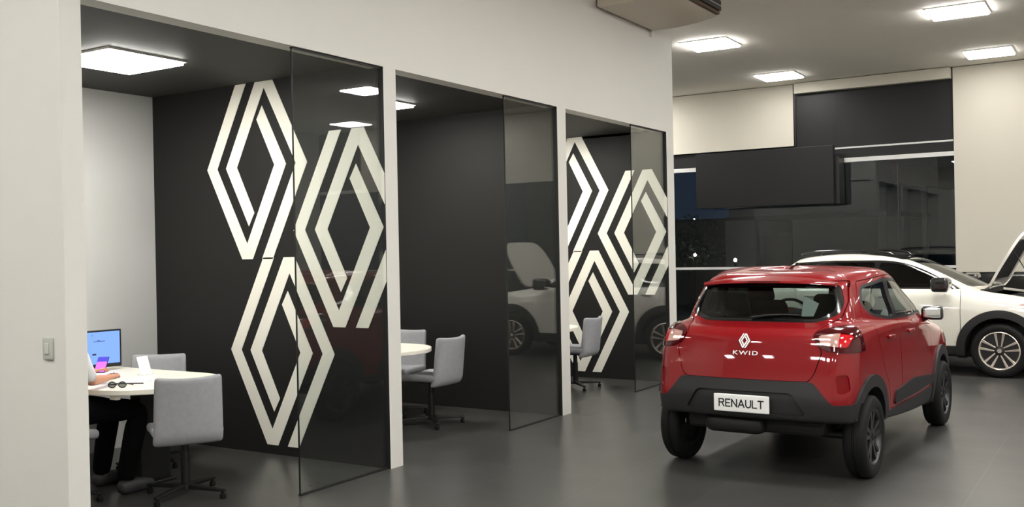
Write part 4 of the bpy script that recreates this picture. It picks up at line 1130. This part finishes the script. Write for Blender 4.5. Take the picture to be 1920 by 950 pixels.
# ------------------------------------------------------------------ the yard outside, at night
struct(MB().box((-30, DF + .13, -.14), (40, 70, -.04)).build('ground_outside', M['asphalt']))
t = thing('neighbour_building', 'low pale grey building across the yard, seen through the far window', 'building', (0, 24, -.04))
MB().box((-4.0, 0, 0), (-3.2, 4, 2.30)).build('wall', M['stucco'], t)
MB().box((-3.2, .25, 0), (-2.3, 4, 2.0)).build('recessed_wall', M['stuccodark'], t)
MB().box((-2.3, 0, 0), (.15, 4, 2.28)).build('wall', M['stucco'], t)
MB().box((-4.05, .2, 2.29), (.2, 4, 2.40)).build('roof_edge', M['stuccodark'], t)
MB().box((-3.1, .2, 0), (-2.4, .26, 1.9)).build('door', M['blacktrim'], t)
t = thing('yard_fence', 'dark yard fence left of the pale building outside', 'fence', (-8, 25.6, -.04))
MB().box((-6, 0, 0), (3.95, .12, 2.36)).build('panel', M['stuccodark'], t)
MB().box((-6, -.03, 2.36), (3.95, .15, 2.42)).build('coping', M['blacktrim'], t)
t = thing('tower_block', 'tall dark grey building filling the night view beyond the far window', 'building', (0, 31, -.04))
MB().box((-6.4, 0, 0), (14, 6, 9)).build('wall', M['stucco'], t)
MB().box((-6.5, -.1, 9), (14.1, 6.1, 9.3)).build('roof_edge', M['stuccodark'], t)
t = thing('yard_canopy', 'dark canopy on pale posts outside the right part of the far window', 'canopy', (.3, 22.4, -.04))
m = MB(); m.prism([(0, 2.98), (5, 2.1), (5, 2.5), (0, 3.4)], 0, 1.3, axis='y'); m.build('roof_slab', M['stuccodark'], t)
for k, x in enumerate((.08, .62, 1.2)): MB().box((x, .1, 0), (x + .09, .2, 2.98 - .18 * x)).build('post', M['stucco'], t)
for k, (x, y, z, lb) in enumerate(((-6.2, 27.5, 2.42, 'small white street lamp farthest left beyond the window, under the blue sky'), (-4.9, 24.2, 1.42, 'small bright street lamp low beside the dark tree outside'), (-3.05, 22, 1.30, 'small bright yard lamp just above the roof of the red car'))):
    t = thing('yard_lamp', lb, 'lamp', (x, y, -.04), group='lamps in the yard')
    MB().tube([(0, 0, 0), (0, 0, z)], .03, 8).build('post', M['blackmetal'], t)
    MB().lathe([(.015, z), (.032, z + .015), (.036, z + .05), (.015, z + .075)], 14).build('lamp_head', M['streetglow'], t, smooth=60)
t = thing('tree', 'dark bare-looking tree in the yard beyond the left end of the window', 'tree', (-5.1, 24.45, -.04))
MB().tube([(0, 0, 0), (.05, 0, .8), (0, .1, 1.5)], [.10, .08, .05], 10).build('trunk', M['bark'], t, smooth=60)
m = MB()
for k in range(500):
    a, b, r = random.random() * 2 * PI, math.acos(2 * random.random() - 1), .95 * random.random() ** .4
    c = Vector((r * math.sin(b) * math.cos(a), r * math.sin(b) * math.sin(a), 1.75 + .8 * r * math.cos(b)))
    u = Vector((random.uniform(-1, 1), random.uniform(-1, 1), random.uniform(-1, 1))).normalized() * .07; v = u.orthogonal().normalized() * .03
    m.add([c - u, c + v, c + u, c - v], [(0, 1, 2, 3)])
m.build('crown', M['leaf'], t)

# ------------------------------------------------------------------ sky and picture settings
w = bpy.data.worlds.new('night'); SC.world = w; w.use_nodes = True
bg = w.node_tree.nodes['Background']; bg.inputs['Color'].default_value = (.10, .20, .36, 1); bg.inputs['Strength'].default_value = .035
SC.view_settings.view_transform = 'Standard'; SC.view_settings.look = 'None'; SC.view_settings.gamma = 1; SC.view_settings.use_curve_mapping = False
SC.view_settings.exposure = 1.68
SC.cycles.use_denoising = True
SC.cycles.max_bounces = 10; SC.cycles.diffuse_bounces = 5; SC.cycles.transparent_max_bounces = 24; SC.cycles.glossy_bounces = 5
SC.cycles.caustics_reflective = False; SC.cycles.caustics_refractive = False
SC.cycles.sample_clamp_indirect = 8
